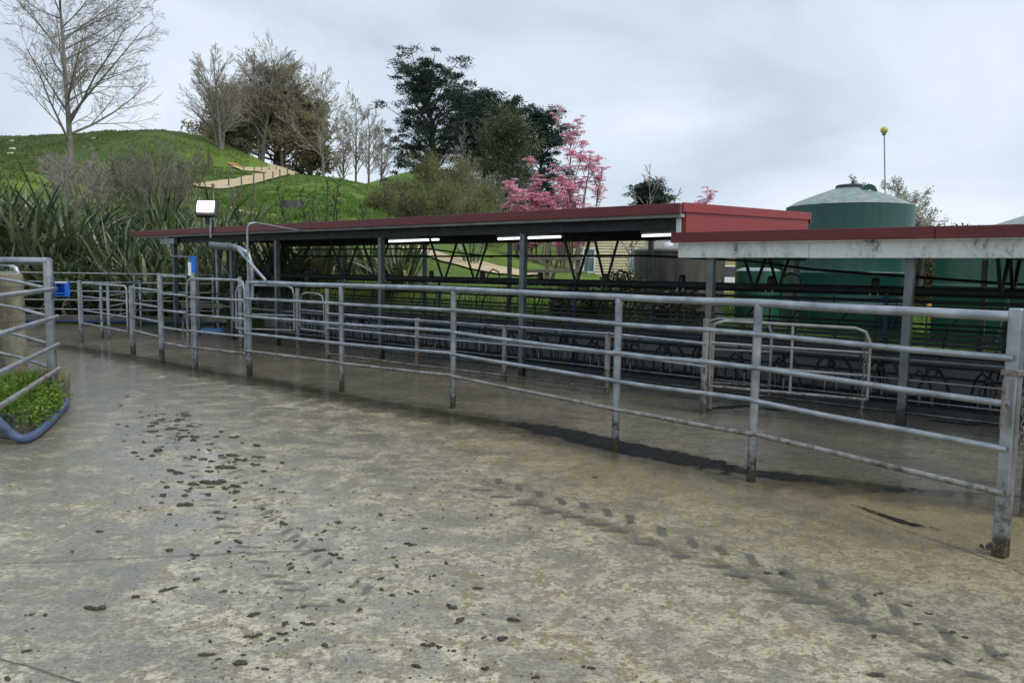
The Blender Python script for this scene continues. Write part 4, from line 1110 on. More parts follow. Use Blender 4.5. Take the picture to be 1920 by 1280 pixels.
# ------------------------------------------------------------------ tanks
def tank(name, label, px, Y, r_, zr, zt, rim=True, seams=(1.0, 1.75, 2.5), mat=TANKG, n=56):
    q = at_ground(px, Y); zb = q.z - .15
    t_ = thing(name, label, "tank", (q.x, q.y, zb))
    prof = [(r_, zb)]
    for s in seams:
        prof += [(r_, s - .05), (r_ + .012, s - .02), (r_ + .012, s + .02), (r_, s + .05)]
    prof += [(r_, zr - .06), (r_ - .01, zr)]
    sm(MB().lathe((q.x, q.y, 0), prof, n).build("wall", mat, t_))
    for s in seams: sm(MB().lathe((q.x, q.y, 0), [(r_ + .008, s + .02), (r_ + .022, s + .027), (r_ + .022, s + .038), (r_ + .008, s + .045)], n, False).build("seam", TANKR, t_))
    V = []; k = n * 2; rows = 7; mb = MB()
    for i in range(rows):
        f = i / (rows - 1); rad = r_ * (1 - f) + .34 * f; z = zr + (zt - zr) * (f ** .85)
        for j in range(k):
            a = 2 * math.pi * j / k
            rib = .018 * max(0, math.cos(a * 16)) ** 2 * (1 - f) * (f > 0)
            mb.v.append(Vector((q.x + rad * math.cos(a), q.y + rad * math.sin(a), z + rib)))
    for i in range(rows - 1):
        for j in range(k): a = i * k + j; b_ = i * k + (j + 1) % k; mb.f.append((a, b_, b_ + k, a + k))
    mb.f.append(tuple((rows - 1) * k + j for j in range(k)))
    sm(mb.build("cone_roof", TANKR, t_))
    return t_, q
mt, mq = tank("water_tank", "large dark green plastic water tank with pale cone roof and black lid", 1586, 20, 1.53, 3.44, 3.93)
sm(MB().lathe((mq.x, mq.y, 0), [(.33, 3.88), (.35, 3.90), (.35, 3.98), (.31, 4.01), (.08, 4.02)], 28).build("lid", BLACKP, mt))
sm(MB().tube([(mq.x + .02, mq.y - .1, 4.02), (mq.x + .02, mq.y - .1, 4.10)], .035, 8).build("knob", BLACKP, mt))
lg = MB(); cx, cz = mq.x + .22, 3.73
prof = [(-.2, -.12), (.2, -.12), (.2, .08), (.14, .19), (.05, .24), (-.05, .24), (-.14, .19), (-.2, .08)]
for y in (mq.y - .62, mq.y - .2):
    for (u, v) in prof: lg.v.append(Vector((cx + u, y, cz + v)))
lg.f = [tuple(range(8)), tuple(range(15, 7, -1))] + [(i, i + 8, (i + 1) % 8 + 8, (i + 1) % 8) for i in range(8)]
sm(lg.build("lifting_lug", TANKG, mt))
sm(MB().lathe((0, 0, 0), [(.001, 0), (.055, .001), (.05, .015), (.001, .02)], 12).build("bolt", WHITEP, mt)).location = mt.matrix_world.inverted() @ Vector((0, 0, 0))
bo = [c for c in mt.children if c.name.startswith("bolt")][0]
wmi = W(mt).inverted(); bo.data.transform(Matrix.Translation(wmi @ Vector((cx, mq.y - .625, cz + .05))) @ Matrix.Rotation(R(90), 4, 'X') @ wmi.inverted()); bo.location = (0, 0, 0)
tank("water_tank", "green plastic water tank behind the lower roof, cut by the picture edge", 1965, 16.6, 2.15, 2.36, 3.1, seams=(1.5,), mat=TANKG2)
bpy.data.objects["water_tank.001"]["label"] = "broad mid green water tank standing beyond the lower roof, past the hedge"
tank("water_tank", "green tank half hidden between the concrete tank and the large tank", 1446, 23.5, 1.05, 2.75, 2.9, seams=(2.2,), mat=TANKG2)
tank("water_tank", "small squat green tank in front of the half hidden green tank", 1422, 18.6, .52, 1.78, 1.86, seams=(), mat=TANKG2)
ct = at_ground(1273, 18.6)
ctk = thing("concrete_tank", "dark stained round concrete tank with a shallow roof beside the cream house", "tank", ct)
sm(MB().lathe((ct.x, ct.y, 0), [(1.07, ct.z - .2), (1.07, 2.2)], 48).build("wall", CONT, ctk))
sm(MB().lathe((ct.x, ct.y, 0), [(1.10, 2.2), (1.10, 2.25), (.55, 2.48), (.1, 2.58)], 48).build("roof", simple("pale worn concrete", (.16, .155, .14), (.28, .27, .25), 3, .85, bmp=.3), ctk))
sm(MB().lathe((ct.x - .42, ct.y - .75, 2.24), [(.12, -.05), (.12, .10), (.09, .15), (.02, .17)], 16).build("hatch", WHITEF, ctk))
# pole with yellow float
pq = at_ground(1648, 26)
ptop = A(1658, 244, 26)
po = thing("level_marker", "slim pole topped with a yellow ball rising behind the large tank", "pole", pq)
pipe("pole", [pq + Vector((0, 0, -.2)), Vector((pq.x + .1, pq.y, 4)), ptop + Vector((0, 0, -.05))], .022, GALV, po, 8)
sm(MB().lathe(ptop, [(.015, -.13), (.08, -.10), (.115, -.04), (.115, .03), (.08, .09), (.02, .115)], 18).build("ball", YELLOW, po))
sm(MB().lathe(ptop, [(.05, -.17), (.06, -.14), (.05, -.11)], 12).build("cup", GALVD, po))

# ------------------------------------------------------------------ house
hy = RD(44.0)
hl, hr_ = A(1066, 520, hy), A(1262, 520, hy)
zb = ground((hl.x + hr_.x) / 2, hy) - .3
ez = zat(1066, 462, hl); pz = zat(1165, 432, A(1165, 432, hy))
house = thing("weatherboard_house", "cream weatherboard house with gable end and white framed windows", "house", ((hl.x + hr_.x) / 2, hy, zb))
x0, x1, xm = hl.x + .25, hr_.x - .15, A(1165, 432, hy).x
def wall_top(x): return ez + (pz - ez) * (1 - abs(x - xm) / ((x1 - x0) / 2 + .15)) - .12
mb = MB(); mb.add([(x0 + .03, hy + .06, zb), (x1 - .03, hy + .06, zb), (x1 - .03, hy + .06, wall_top(x1)), (xm, hy + .06, wall_top(xm) - .05), (x0 + .03, hy + .06, wall_top(x0)),
                   (x0 + .03, hy + 8, zb), (x1 - .03, hy + 8, zb), (x1 - .03, hy + 8, wall_top(x1)), (xm, hy + 8, wall_top(xm) - .05), (x0 + .03, hy + 8, wall_top(x0))],
                  [(0, 1, 2, 3, 4), (9, 8, 7, 6, 5), (0, 4, 9, 5), (1, 6, 7, 2), (4, 3, 8, 9), (3, 2, 7, 8)])
mb.build("wall_core", BOARD, house)
wins = [(A(1093, 466, hy).x, A(1116, 466, hy).x), (A(1181, 466, hy).x, A(1204, 466, hy).x)]
wz0, wz1 = zat(1100, 511, A(1100, 500, hy)), zat(1100, 466, A(1100, 500, hy))
z = zb; bh = .20
while z < pz - .2:
    # board spans clipped by gable
    def span(zz_):
        if zz_ < min(wall_top(x0), wall_top(x1)): return x0, x1
        lo = x0; hi = x1
        while wall_top(lo) < zz_ and lo < xm: lo += .03
        while wall_top(hi) < zz_ and hi > xm: hi -= .03
        return lo, hi
    lo, hi = span(z + bh * .6)
    if hi - lo > .3:
        segs = [(lo, hi)]
        if z + bh > wz0 and z < wz1:
            segs = []; c = lo
            for (wa, wb_) in wins:
                segs.append((c, wa)); c = wb_
            segs.append((c, hi))
        for (sa, sb) in segs:
            if sb - sa < .05: continue
            mb = MB(); mb.add([(sa, hy - .06, z), (sb, hy - .06, z), (sb, hy - .0, z + bh - .03), (sa, hy - .0, z + bh - .03), (sa, hy + .055, z), (sb, hy + .055, z), (sb, hy + .055, z + bh - .03), (sa, hy + .055, z + bh - .03)],
                              [(0, 1, 2, 3), (7, 6, 5, 4), (0, 4, 5, 1), (3, 2, 6, 7), (0, 3, 7, 4), (1, 5, 6, 2)])
            mb.build("board", BOARD, house)
    z += bh
for (wa, wb_) in wins:
    wnd = MB().box(((wa + wb_) / 2, hy - .0, (wz0 + wz1) / 2), wb_ - wa - .14, .03, wz1 - wz0 - .14).build("window", WINGLASS, house)
    for (cx, cz, sx, sz) in (((wa + wb_) / 2, wz1 - .03, wb_ - wa + .06, .10), ((wa + wb_) / 2, wz0 + .03, wb_ - wa + .06, .10), (wa + .03, (wz0 + wz1) / 2, .10, wz1 - wz0 - .045), (wb_ - .03, (wz0 + wz1) / 2, .10, wz1 - wz0 - .045)):
        MB().box((cx, hy - .05, cz), sx, .10, sz).build("frame", WHITEF, wnd)
    MB().box(((wa + wb_) / 2, hy - .035, wz0 + (wz1 - wz0) * .62), wb_ - wa - .04, .04, .05).build("sash_bar", WHITEF, wnd)
for s_, xe in ((-1, hl.x), (1, hr_.x)):
    zt_e = ez if s_ < 0 else zat(1262, 457, hr_)
    MB().bar((xe, hy - .12, zt_e), (xm + s_ * .0, hy - .12, pz + .02), .05, .17).build("barge_board", ROOFRED, house)
    mb = MB(); mb.add([(xe + s_ * .15, hy - .2, zt_e + .02), (xm, hy - .2, pz + .10), (xm, hy + 8.2, pz + .10), (xe + s_ * .15, hy + 8.2, zt_e + .02), (xe + s_ * .15, hy - .2, zt_e - .04), (xm, hy - .2, pz + .04), (xm, hy + 8.2, pz + .04), (xe + s_ * .15, hy + 8.2, zt_e - .04)],
                      [(0, 1, 2, 3), (7, 6, 5, 4), (0, 4, 5, 1), (1, 5, 6, 2), (2, 6, 7, 3), (3, 7, 4, 0)])
    mb.build("roof", ROOFRED, house)
# side wing of the house
wx0, wx1 = hr_.x - .12, A(1392, 500, hy + 1).x
wg = thing("house_wing", "yellow weatherboard wing glimpsed between the concrete tank and green tank", "house", ((wx0 + wx1) / 2, hy + 2, zb))
MB().box(((wx0 + wx1) / 2, hy + 3.5, zb + 1.4), wx1 - wx0, 5, 2.9).build("wall", BOARD2, wg)
for i in range(16):
    MB().box(((wx0 + wx1) / 2, hy + .97, zb + .1 + i * .17), wx1 - wx0 + .02, .05, .15).build("board", BOARD2, wg)
MB().box(((wx0 + wx1) / 2, hy + 3.4, zb + 2.92), wx1 - wx0 + .3, 5.6, .12).build("roof", ROOFRED, wg)
# car beside the house
cq = at_ground(1368, 40)
car = thing("parked_car", "white car parked before the yellow house wing, half hidden", "car", (cq.x, cq.y, cq.z), R(20))
def carmesh(name, prof, w0, w1, mat, par):
    mb = MB(); k = len(prof)
    for y, s in ((-w0, 1), (w0, 1)):
        for (x, z) in prof: mb.v.append(Vector((x, y * (w1 / w0 if z > .95 else 1), z)))
    mb.f = [tuple(range(k))[::-1], tuple(range(k, 2 * k))] + [(i, (i + 1) % k, (i + 1) % k + k, i + k) for i in range(k)]
    mb.v = [W(par) @ v for v in mb.v]
    return mb.build(name, mat, par, False, .03)
body = carmesh("body", [(-2.1, .35), (2.1, .35), (2.15, .6), (2.05, .82), (1.0, .92), (.95, .94), (-2.0, .94), (-2.15, .7)], .85, .82, CARW, car)
carmesh("cabin", [(.95, .935), (.25, 1.46), (-1.5, 1.48), (-2.0, .935)], .78, .66, BLACKP, car)
carmesh("roof", [(.3, 1.45), (.2, 1.52), (-1.45, 1.54), (-1.55, 1.47)], .68, .64, CARW, car)
for x in (-1.35, 1.35):
    for y in (-.82, .82):
        mb = MB(); mb.tube([W(car) @ Vector((x, y - .1, .33)), W(car) @ Vector((x, y + .1, .33))], .33, 18); sm(mb.build("wheel", RUBBER, car))
for y in (-.6, .6):
    MB().box(W(car) @ Vector((2.12, y, .72)), .06, .3, .14).build("headlight", STEEL, car)
# drum between tanks
dq = at_ground(1757, 24)
dm = thing("plastic_drum", "small yellow drum with white cap standing between the green tanks", "drum", dq)
sm(MB().lathe((dq.x, dq.y, dq.z - .02), [(.2, 0), (.22, .03), (.22, .25), (.23, .28), (.22, .31), (.22, .52), (.19, .56), (.05, .57)], 20).build("body", DRUMY, dm))
sm(MB().lathe((dq.x + .08, dq.y - .05, dq.z + .55), [(.04, 0), (.04, .05), (.01, .06)], 10).build("cap", WHITEP, dm))

# ------------------------------------------------------------------ timber fence beyond the shed
tfy = 21.5
tf = thing("timber_fence", "grey timber post and rail fence on the grass bank behind the shed", "fence", at_ground(1050, tfy))
tx = [A(px, 500, tfy).x for px in (985, 1026, 1084)]
for i, x in enumerate(tx):
    g = ground(x, tfy); MB().box((x, tfy, g + .2), .12, .12, 2.2).build("post", TIMBER, tf, False, .008) if i != 0 else None
rz1, rz2 = zat(1050, 486, A(1050, 486, tfy)), zat(1050, 509, A(1050, 509, tfy))
for z_ in (rz1, rz2): MB().bar((tx[0], tfy - .085, z_), (tx[2] + .1, tfy - .085, z_ + .02), .04, .10).build("rail", TIMBER, tf, False, .006)
MB().bar((tx[1] + .3, tfy + .06, rz1), (tx[1] + .05, tfy + .06, rz2 - .6), .09, .05).build("brace", TIMBER, tf, False, .006)

# hill fences: posts, each with wires
def hill_fence(label, pix, h=1.15, r_=.07, wires=True, lean=0.0):
    ps = [hit(*q) for q in pix]
    f_ = thing("wire_fence", label, "fence", ps[0])
    for i, q in enumerate(ps):
        hh = h * random.uniform(.9, 1.12)
        pipe("post", [q + Vector((0, 0, -.2)), q + Vector((lean * random.uniform(-.1, .3), 0, hh))], r_, TIMBER, f_, 7)
    if wires:
        for z in (.35, .65, .95):
            for i in range(len(ps) - 1): pipe("wire", [ps[i] + Vector((0, 0, z)), ps[i + 1] + Vector((0, 0, z))], .006, GALVD, f_, 4)
hill_fence("timber post and wire fence along the lower side of the hill track", [(429, 352), (453, 357), (476, 353), (495, 345), (512, 341), (525, 337), (539, 330), (551, 325)])
hill_fence("timber post and wire fence along the upper bend of the hill track", [(457, 327), (477, 325), (491, 323), (505, 322), (518, 321)], 1.1)
hill_fence("fence below the green hill crest beside the clay bank", [(403, 340), (418, 335), (427, 333), (436, 330)], 1.2)
hill_fence("leaning weathered fence posts behind the floodlight", [(400, 385), (438, 388), (477, 380)], 1.2, .09, True, .4)
# water trough on the mound
q = hit(546, 392)
tr = thing("water_trough", "round grey concrete trough on the green mound", "trough", q)
sm(MB().lathe(q, [(.62, -.2), (.64, .45), (.58, .46), (.55, .2), (.1, .2)], 28, False).build("bowl", CONT, tr))
sm(MB().lathe(q, [(.01, .36), (.56, .36)], 28, False).build("water", WATER, tr))

# pale stones on the left hill
for i, (px, py, w_) in enumerate([(24, 266, .40), (24, 281, .42), (21, 290, .40), (176, 261, .28)]):
    q = hit(px, py); bm = bmesh.new(); bmesh.ops.create_icosphere(bm, subdivisions=2, radius=1.0)
    for vt in bm.verts: vt.co *= 1 + .25 * mnoise.noise(vt.co * 1.4 + Vector((i * 7, 0, 0)))
    me = bpy.data.meshes.new("stone"); bm.to_mesh(me); bm.free(); me.materials.append(WOOL)
    o = bpy.data.objects.new("stone", me); COL.objects.link(o); o.location = q + Vector((0, 0, .1)); o.scale = (w_ * RD(84) / 100, w_ * .7, w_ * .42)
    tag(o, "pale stone lying on the green hill left of the large bare tree" if i < 3 else "small pale stone on the hill right behind the large bare tree trunk", "stone", "stones on the left hill")

# ------------------------------------------------------------------ flax
def flax_leaf_mesh(L, w, bend, droop, seed):
    rr = random.Random(seed); k = 9; V = []; Fc = []
    ang = R(6); p = Vector((0, 0, 0)); st = L / k
    kink = rr.choice([None, None, rr.randint(5, 7)]) if droop else None
    for i in range(k + 1):
        f = i / k
        wd = w * (0.55 + 1.2 * f if f < .35 else 0.97) * (1 - max(0, (f - .45) / .55) ** 2.2)
        wd = max(wd, .004)
        nrm = Vector((-math.cos(ang), 0, math.sin(ang)))
        V += [p + Vector((0, -wd / 2, 0)) + nrm * wd * .16 * (1 - f), p.copy(), p + Vector((0, wd / 2, 0)) + nrm * wd * .16 * (1 - f)]
        d = Vector((math.sin(ang), 0, math.cos(ang))); p = p + d * st
        ang += bend * (0.4 + f * 1.3)
        if kink == i: ang += R(55)
    for i in range(k):
        a = 3 * i; Fc += [(a, a + 1, a + 4, a + 3), (a + 1, a + 2, a + 5, a + 4)]
    me = bpy.data.meshes.new("leaf"); me.from_pydata([tuple(v) for v in V], [], Fc); me.update(); me.shade_smooth()
    return me
FM = []
for i in range(14):
    me = flax_leaf_mesh(1.0, .030 + .009 * (i % 3), R(2 + 1.6 * (i % 6)), i % 2 == 0, i); me.materials.append(FLAX); FM.append(me)
FMD = []
for i in range(4):
    me = flax_leaf_mesh(1.0, .045, R(9 + 3 * i), True, 50 + i); me.materials.append(FLAXDEAD); FMD.append(me)
def flax(q, hgt, nl, label, spread=1.0, stalks=0, dead=8):
    f_ = thing("flax_plant", label, "flax", q + Vector((0, 0, -.1)), random.uniform(0, 6.28), "flax bushes on the bank")
    for i in range(nl):
        me = random.choice(FM)
        o = bpy.data.objects.new("leaf", me); COL.objects.link(o); o.parent = f_
        az = random.uniform(0, 6.283); tl = abs(random.gauss(0, 1)) * R(17) * spread + R(3); s = hgt * random.uniform(.62, 1.08)
        rad = random.uniform(0, .28)
        o.location = (rad * math.cos(az), rad * math.sin(az), 0)
        o.rotation_euler = Matrix.Rotation(az + random.uniform(-.3, .3), 4, 'Z').to_3x3().to_4x4().to_euler()
        o.rotation_euler = (Matrix.Rotation(az, 4, 'Z') @ Matrix.Rotation(tl, 4, 'Y') @ Matrix.Rotation(random.uniform(-.7, .7), 4, 'Z')).to_euler()
        o.scale = (s, s * random.uniform(.9, 1.3) * (2.4 / hgt) ** .5, s)
    for i in range(dead):
        o = bpy.data.objects.new("dead_leaf", random.choice(FMD)); COL.objects.link(o); o.parent = f_
        az = random.uniform(0, 6.283); s = hgt * random.uniform(.4, .8)
        o.rotation_euler = (Matrix.Rotation(az, 4, 'Z') @ Matrix.Rotation(R(random.uniform(35, 85)), 4, 'Y')).to_euler()
        o.location = (.2 * math.cos(az), .2 * math.sin(az), random.uniform(.05, .5)); o.scale = (s, s * 1.4, s)
    for i in range(stalks):
        rr = random.Random(int(q.x * 100) + i)
        h = hgt * rr.uniform(1.25, 1.6); dx_, dy_ = rr.uniform(-.25, .25), rr.uniform(-.2, .2)
        mb = MB(); pts = [Vector((dx_ * h * f ** 1.4 * .6 + .05 * math.sin(f * 9 + i), dy_ * h * f, h * f)) for f in np.linspace(0, 1, 10)]
        mb.tube([W(f_) @ v for v in pts], [.022] * 6 + [.018, .015, .012, .008], 5)
        for j in range(16):
            f = .5 + .5 * j / 16; b0 = Vector((dx_ * h * f ** 1.4 * .6, dy_ * h * f, h * f)); az = j * 2.4
            e_ = b0 + Vector((.16 * math.cos(az), .16 * math.sin(az), .1)) * rr.uniform(.5, 1.2)
            mb.tube([W(f_) @ b0, W(f_) @ e_], .008, 4, False)
            for kx in range(2): mb.tube([W(f_) @ (e_ + Vector((0, 0, 0))), W(f_) @ (e_ + Vector((rr.uniform(-.06, .06), rr.uniform(-.06, .06), rr.uniform(.03, .10))))], [.022, .006], 4)
        mb.build("flower_stalk", STALK, f_)
    return f_
LBK = "big green flax bush with arching strap leaves on the bank behind the back kerb"
LSH = "flax bush with long strap leaves seen through the open shed"
LUP = "flax bush higher up the bank near the bare shrubs"
for i in range(17):
    x = -19.5 + i * .78 + random.uniform(-.3, .3); y = 23.0 + random.uniform(-.3, .5)
    flax(Vector((x, y, ground(x, y))), random.uniform(2.0, 2.7), 70, LBK, 1.25, 0, 26)
for i in range(12):
    x = -20.5 + i * 1.05 + random.uniform(-.3, .3); y = 25.0 + random.uniform(-.5, .6)
    flax(Vector((x, y, ground(x, y) + .15)), random.uniform(3.0, 3.7) * (1.12 if x < -13.5 else .88), 76, LBK, .95, 0, 14)
for i in range(10):
    x = -21 + i * 1.1 + random.uniform(-.3, .3); y = 27.4 + random.uniform(-.6, .6)
    flax(Vector((x, y, ground(x, y) + .1)), random.uniform(3.0, 3.7) * (1.2 if x < -14.5 else .78), 60, LUP, 1.0, 0, 8)
for i in range(11):
    x = -23 + i * 1.25 + random.uniform(-.3, .3); y = 30.6 + random.uniform(-.8, .8)
    flax(Vector((x, y, ground(x, y) + .05)), random.uniform(2.4, 3.2), 52, LUP, 1.1, 0, 8)
for i, (px, Y, h, nl, st) in enumerate([(500, 25.0, 2.3, 44, 0), (550, 24.6, 2.4, 50, 1), (600, 24.2, 2.3, 50, 1), (645, 24.8, 2.0, 44, 1), (585, 26, 2.4, 40, 1), (690, 25.0, 1.8, 36, 1), (560, 22.9, 1.8, 44, 0), (640, 22.6, 1.7, 44, 0), (700, 22.0, 1.5, 40, 0)]):
    q = at_ground(px, Y); flax(q, h, nl, LSH, 1.15, st, 16)
yq = at_ground(752, 22.5)
flax(yq + Vector((0, 0, .1)), 1.75, 80, "spiky fan shaped flax bush seen through the shed before the track", 1.9, 0, 14)
bpy.context.view_layer.update()
for (px, Y, h) in ((738, 27, 2.2), (775, 27.5, 1.9), (610, 27.5, 2.4), (885, 28, 1.6)):
    flax(at_ground(px, Y), h, 16, "thin flax clump with tall dark flower stalks behind the shed roof", 1.2, 2, 2)

# ------------------------------------------------------------------ trees
def rot_about(d, axis, a): return Quaternion(axis, a) @ d
def grow_tree(base, h, tr_, nl, seed, style):
    """returns (thick mesh builder, twig mesh builder)"""
    rr = random.Random(seed); TK, TW = MB(), MB()
    def branch(p, d, L, r_, depth):
        k = 6 if depth == 0 else (4 if depth < 2 else (3 if depth == 2 else 2))
        pts = [p.copy()]; q = p.copy(); dd = d.copy(); st = L / k
        for i in range(k):
            q = q + dd * st; pts.append(q.copy())
            j = style["wob"] * (1.0 if depth else .35)
            dd = (dd + Vector((rr.gauss(0, j), rr.gauss(0, j), rr.gauss(0, j) + style["up"] * (1 if depth else .1)))).normalized()
        rs = [max(r_ * (1 - .8 * i / k), style.get("rmin", .012)) for i in range(k + 1)]
        tgt = TK if depth < 2 else TW
        tgt.tube(pts, rs, 8 if depth == 0 else (5 if depth == 1 else 3), False)
        if depth >= style["depth"]: return
        nch = style["n"][depth]
        for c in range(nch):
            lo = style["first"] if depth == 0 else .15
            f = lo + (1 - lo) * (c + rr.uniform(.1, .9)) / nch
            x = f * k; i0 = min(int(x), k - 1); bp_ = pts[i0].lerp(pts[i0 + 1], x - i0)
            ax = (pts[i0 + 1] - pts[i0]).normalized()
            side = ax.orthogonal().normalized(); side = rot_about(side, ax, rr.uniform(0, 6.283))
            an_ = R(style["ang"][depth] * rr.uniform(.65, 1.3))
            nd = (ax * math.cos(an_) + side * math.sin(an_)).normalized()
            if depth == 0: ln = L * style["len0"] * (1 - style["taper"] * (f - lo) / (1 - lo)) * rr.uniform(.75, 1.15)
            else: ln = L * style["len"] * (1 - .5 * f) * rr.uniform(.7, 1.25)
            branch(bp_, nd, ln, max(rs[i0] * (.5 if depth == 0 else .55), .012), depth + 1)
    for s in range(nl):
        if nl == 1: d0 = Vector((0, 0, 1)); b_ = base
        else:
            a = s * 2.4 + seed; d0 = Vector((style["lean"] * math.cos(a), style["lean"] * math.sin(a), 1)).normalized(); b_ = base + Vector((.25 * math.cos(a), .25 * math.sin(a), 0))
        branch(b_ + Vector((0, 0, -.4)), d0, h * (1 if s == 0 else rr.uniform(.75, 1.0)), tr_, 0)
    return TK, TW
WIDE = dict(wob=.06, up=.045, depth=4, n=[30, 9, 7, 5], first=.17, ang=[50, 34, 36, 42], len0=.60, taper=.55, len=.5, lean=.25, rmin=.011)
UPR = dict(wob=.055, up=.05, depth=4, n=[20, 7, 5, 3], first=.16, ang=[40, 27, 28, 32], len0=.52, taper=.5, len=.56, lean=.16, rmin=.013)
SHRUB = dict(wob=.12, up=.06, depth=3, n=[14, 6, 4], first=.1, ang=[32, 34, 38], len0=.5, taper=.5, len=.5, lean=.24, rmin=.008)
def bare(name, label, base, h, tr_, stems, seed, style, bark=BARK, tw=TWIG, cat="tree", group=None):
    t_ = thing(name, label, cat, base, 0, group)
    style = dict(style, rmin=max(style['rmin'], .00013 * base.y)); tr_ = tr_ * max(1, base.y / 90)
    TK, TW = grow_tree(base, h * (.84 if style['ang'][0] < 45 else .98), tr_, stems, seed, style)
    TK.build("trunk", bark, t_, True); TW.build("crown", tw, t_)
    return t_
def topz(px, py, Y): return A(px, py, Y).z
q = at_ground(140, RD(52)); bare("bare_tree", "large leafless spreading tree standing before the left hill crest", q, topz(140, -75, RD(52)) - q.z, .30, 1, 11, WIDE, BARK, TWIG)
q = at_ground(418, RD(74)); bare("bare_tree", "leafless many stemmed tree at the left of the brown evergreen", q, topz(400, 95, RD(74)) - q.z, .20, 3, 5, UPR, BARK, TWIG)
q = at_ground(492, RD(80)); bare("bare_tree", "tall leafless tree rising above the brown evergreen", q, topz(490, 72, RD(80)) - q.z, .26, 2, 6, UPR, BARK, TWIG)
q = at_ground(535, RD(82)); bare("bare_tree", "leafless tree behind the brown evergreen, right of the tallest bare tree", q, topz(540, 95, RD(82)) - q.z, .2, 2, 8, UPR, BARK, TWIG)
q = at_ground(607, RD(76)); bare("bare_tree", "slim leafless tree at the right edge of the brown evergreen", q, topz(610, 128, RD(76)) - q.z, .17, 1, 9, UPR, BARK, TWIGPALE)
for i, (px, tp_) in enumerate([(645, 235), (668, 168), (692, 195), (715, 230)]):
    q = at_ground(px, RD(83 + i)); bare("bare_poplar", "pale leafless poplar in the row between the evergreen and the dark pine", q, topz(px, tp_, RD(83 + i)) - q.z, .15, 1, 20 + i, dict(UPR, n=[22, 7, 5, 3], len0=.40), BARK, TWIGPALE, group="row of pale poplars")
for i, (px, Y, tp_, st_, l) in enumerate([(118, 40, 265, 6, "grey leafless thicket left of the large bare tree's foot"), (165, 37, 262, 7, "grey leafless thicket hiding the large bare tree's foot"), (205, 39, 255, 7, "grey leafless thicket right of the large bare tree"), (248, 38, 250, 7, "tall grey green leafless shrub before the hill crest"), (285, 36, 236, 8, "tallest olive leafless willow shrub above the flax"), (322, 38, 246, 7, "olive leafless shrub next to the tallest willow shrub"), (358, 40, 275, 6, "olive leafless shrub beside the track foot"), (392, 60, 262, 5, "small leafless bush at the edge of the hill crest")]):
    q = at_ground(px, RD(Y)); bare("bare_shrub", l, q, topz(px, tp_, RD(Y)) - q.z, .05, st_ - 1, 40 + i, dict(SHRUB, n=[13, 5, 4]), SHRUBTW if i > 2 else BARK, SHRUBTW if i > 2 else TWIG, "shrub")
for i, (px, Y, tp_) in enumerate([(1183, 36, 325), (1220, 37, 262), (1258, 36, 320), (1150, 40, 440), (1180, 39, 430)]):
    q = at_ground(px, RD(Y)); bare("bare_sapling", "thin leafless sapling standing behind the shed roof near the house", q, topz(px, tp_, RD(Y)) - q.z, .045, 1, 60 + i, dict(UPR, depth=2, n=[14, 4], len0=.22, first=.35), BARK, TWIG, group="thin saplings by the house")

def foliage_tree(name, label, base, h, crown, limbs, mat, seed, leaf=(.35, .10), tufts=14, per=26, bark=DARKBARK, trunk_r=.3, droop=0.0, clump=.8, flat=.5, group=None, lean=(0, 0), lowest=.2):
    """crown: function f (0..1 height fraction) -> limb reach in metres"""
    rr = random.Random(seed); g = np.random.default_rng(seed); h = h * .90
    t_ = thing(name, label, "tree", base, 0, group)
    TK = MB(); pts = [base + Vector((lean[0] * f * f, lean[1] * f, h * f - .4)) + Vector((rr.gauss(0, .12), rr.gauss(0, .12), 0)) for f in np.linspace(0, .97, 9)]
    TK.tube(pts, [trunk_r * (1 - .85 * i / 8) for i in range(9)], 8, False)
    cen = []
    for i in range(limbs):
        f = lowest + (1 - lowest) * (i + rr.random()) / limbs
        x = f * 8; i0 = min(int(x), 7); p0 = pts[i0].lerp(pts[i0 + 1], x - i0)
        L = crown(f) * rr.uniform(.55, 1.12); az = i * 2.4 + rr.uniform(-.5, .5)
        el = R(rr.uniform(8, 38)) + f * .5
        d = Vector((math.cos(az) * math.cos(el), math.sin(az) * math.cos(el), math.sin(el)))
        lp = [p0]; q = p0.copy(); k = 5
        for j in range(k):
            q = q + d * L / k; lp.append(q.copy()); d = (d + Vector((rr.gauss(0, .14), rr.gauss(0, .14), rr.gauss(0, .1) - droop))).normalized()
        TK.tube(lp, [max(trunk_r * .32 * (1 - .8 * j / k), .02) for j in range(k + 1)], 5, False)
        for j in range(tufts):
            u = rr.uniform(.35, 1.05) * k; j0 = min(int(u), k - 1); c = lp[j0].lerp(lp[j0 + 1], u - j0)
            c = c + Vector((rr.gauss(0, clump * .7), rr.gauss(0, clump * .7), rr.gauss(0, clump * .35)))
            cen.append((c.x, c.y, c.z))
    TK.build("trunk", bark, t_, True)
    cen = np.array(cen); n = len(cen)
    base_c = np.repeat(cen, per, 0)
    sc = np.repeat(g.uniform(.4, 1.1, n), per)[:, None]
    off_ = g.normal(size=(n * per, 3)) * np.array([clump * .36, clump * .36, clump * .36 * flat]) * sc
    dirs = off_ + g.normal(size=off_.shape) * clump * .2 + np.array([0, 0, .12 * clump - droop * clump * 2.2])
    Lf = g.uniform(leaf[0] * .6, leaf[0] * 1.3, n * per); Wf = g.uniform(leaf[1] * .7, leaf[1] * 1.3, n * per)
    leaf_cloud("crown", mat, t_, base_c + off_, dirs, Lf, Wf)
    return t_
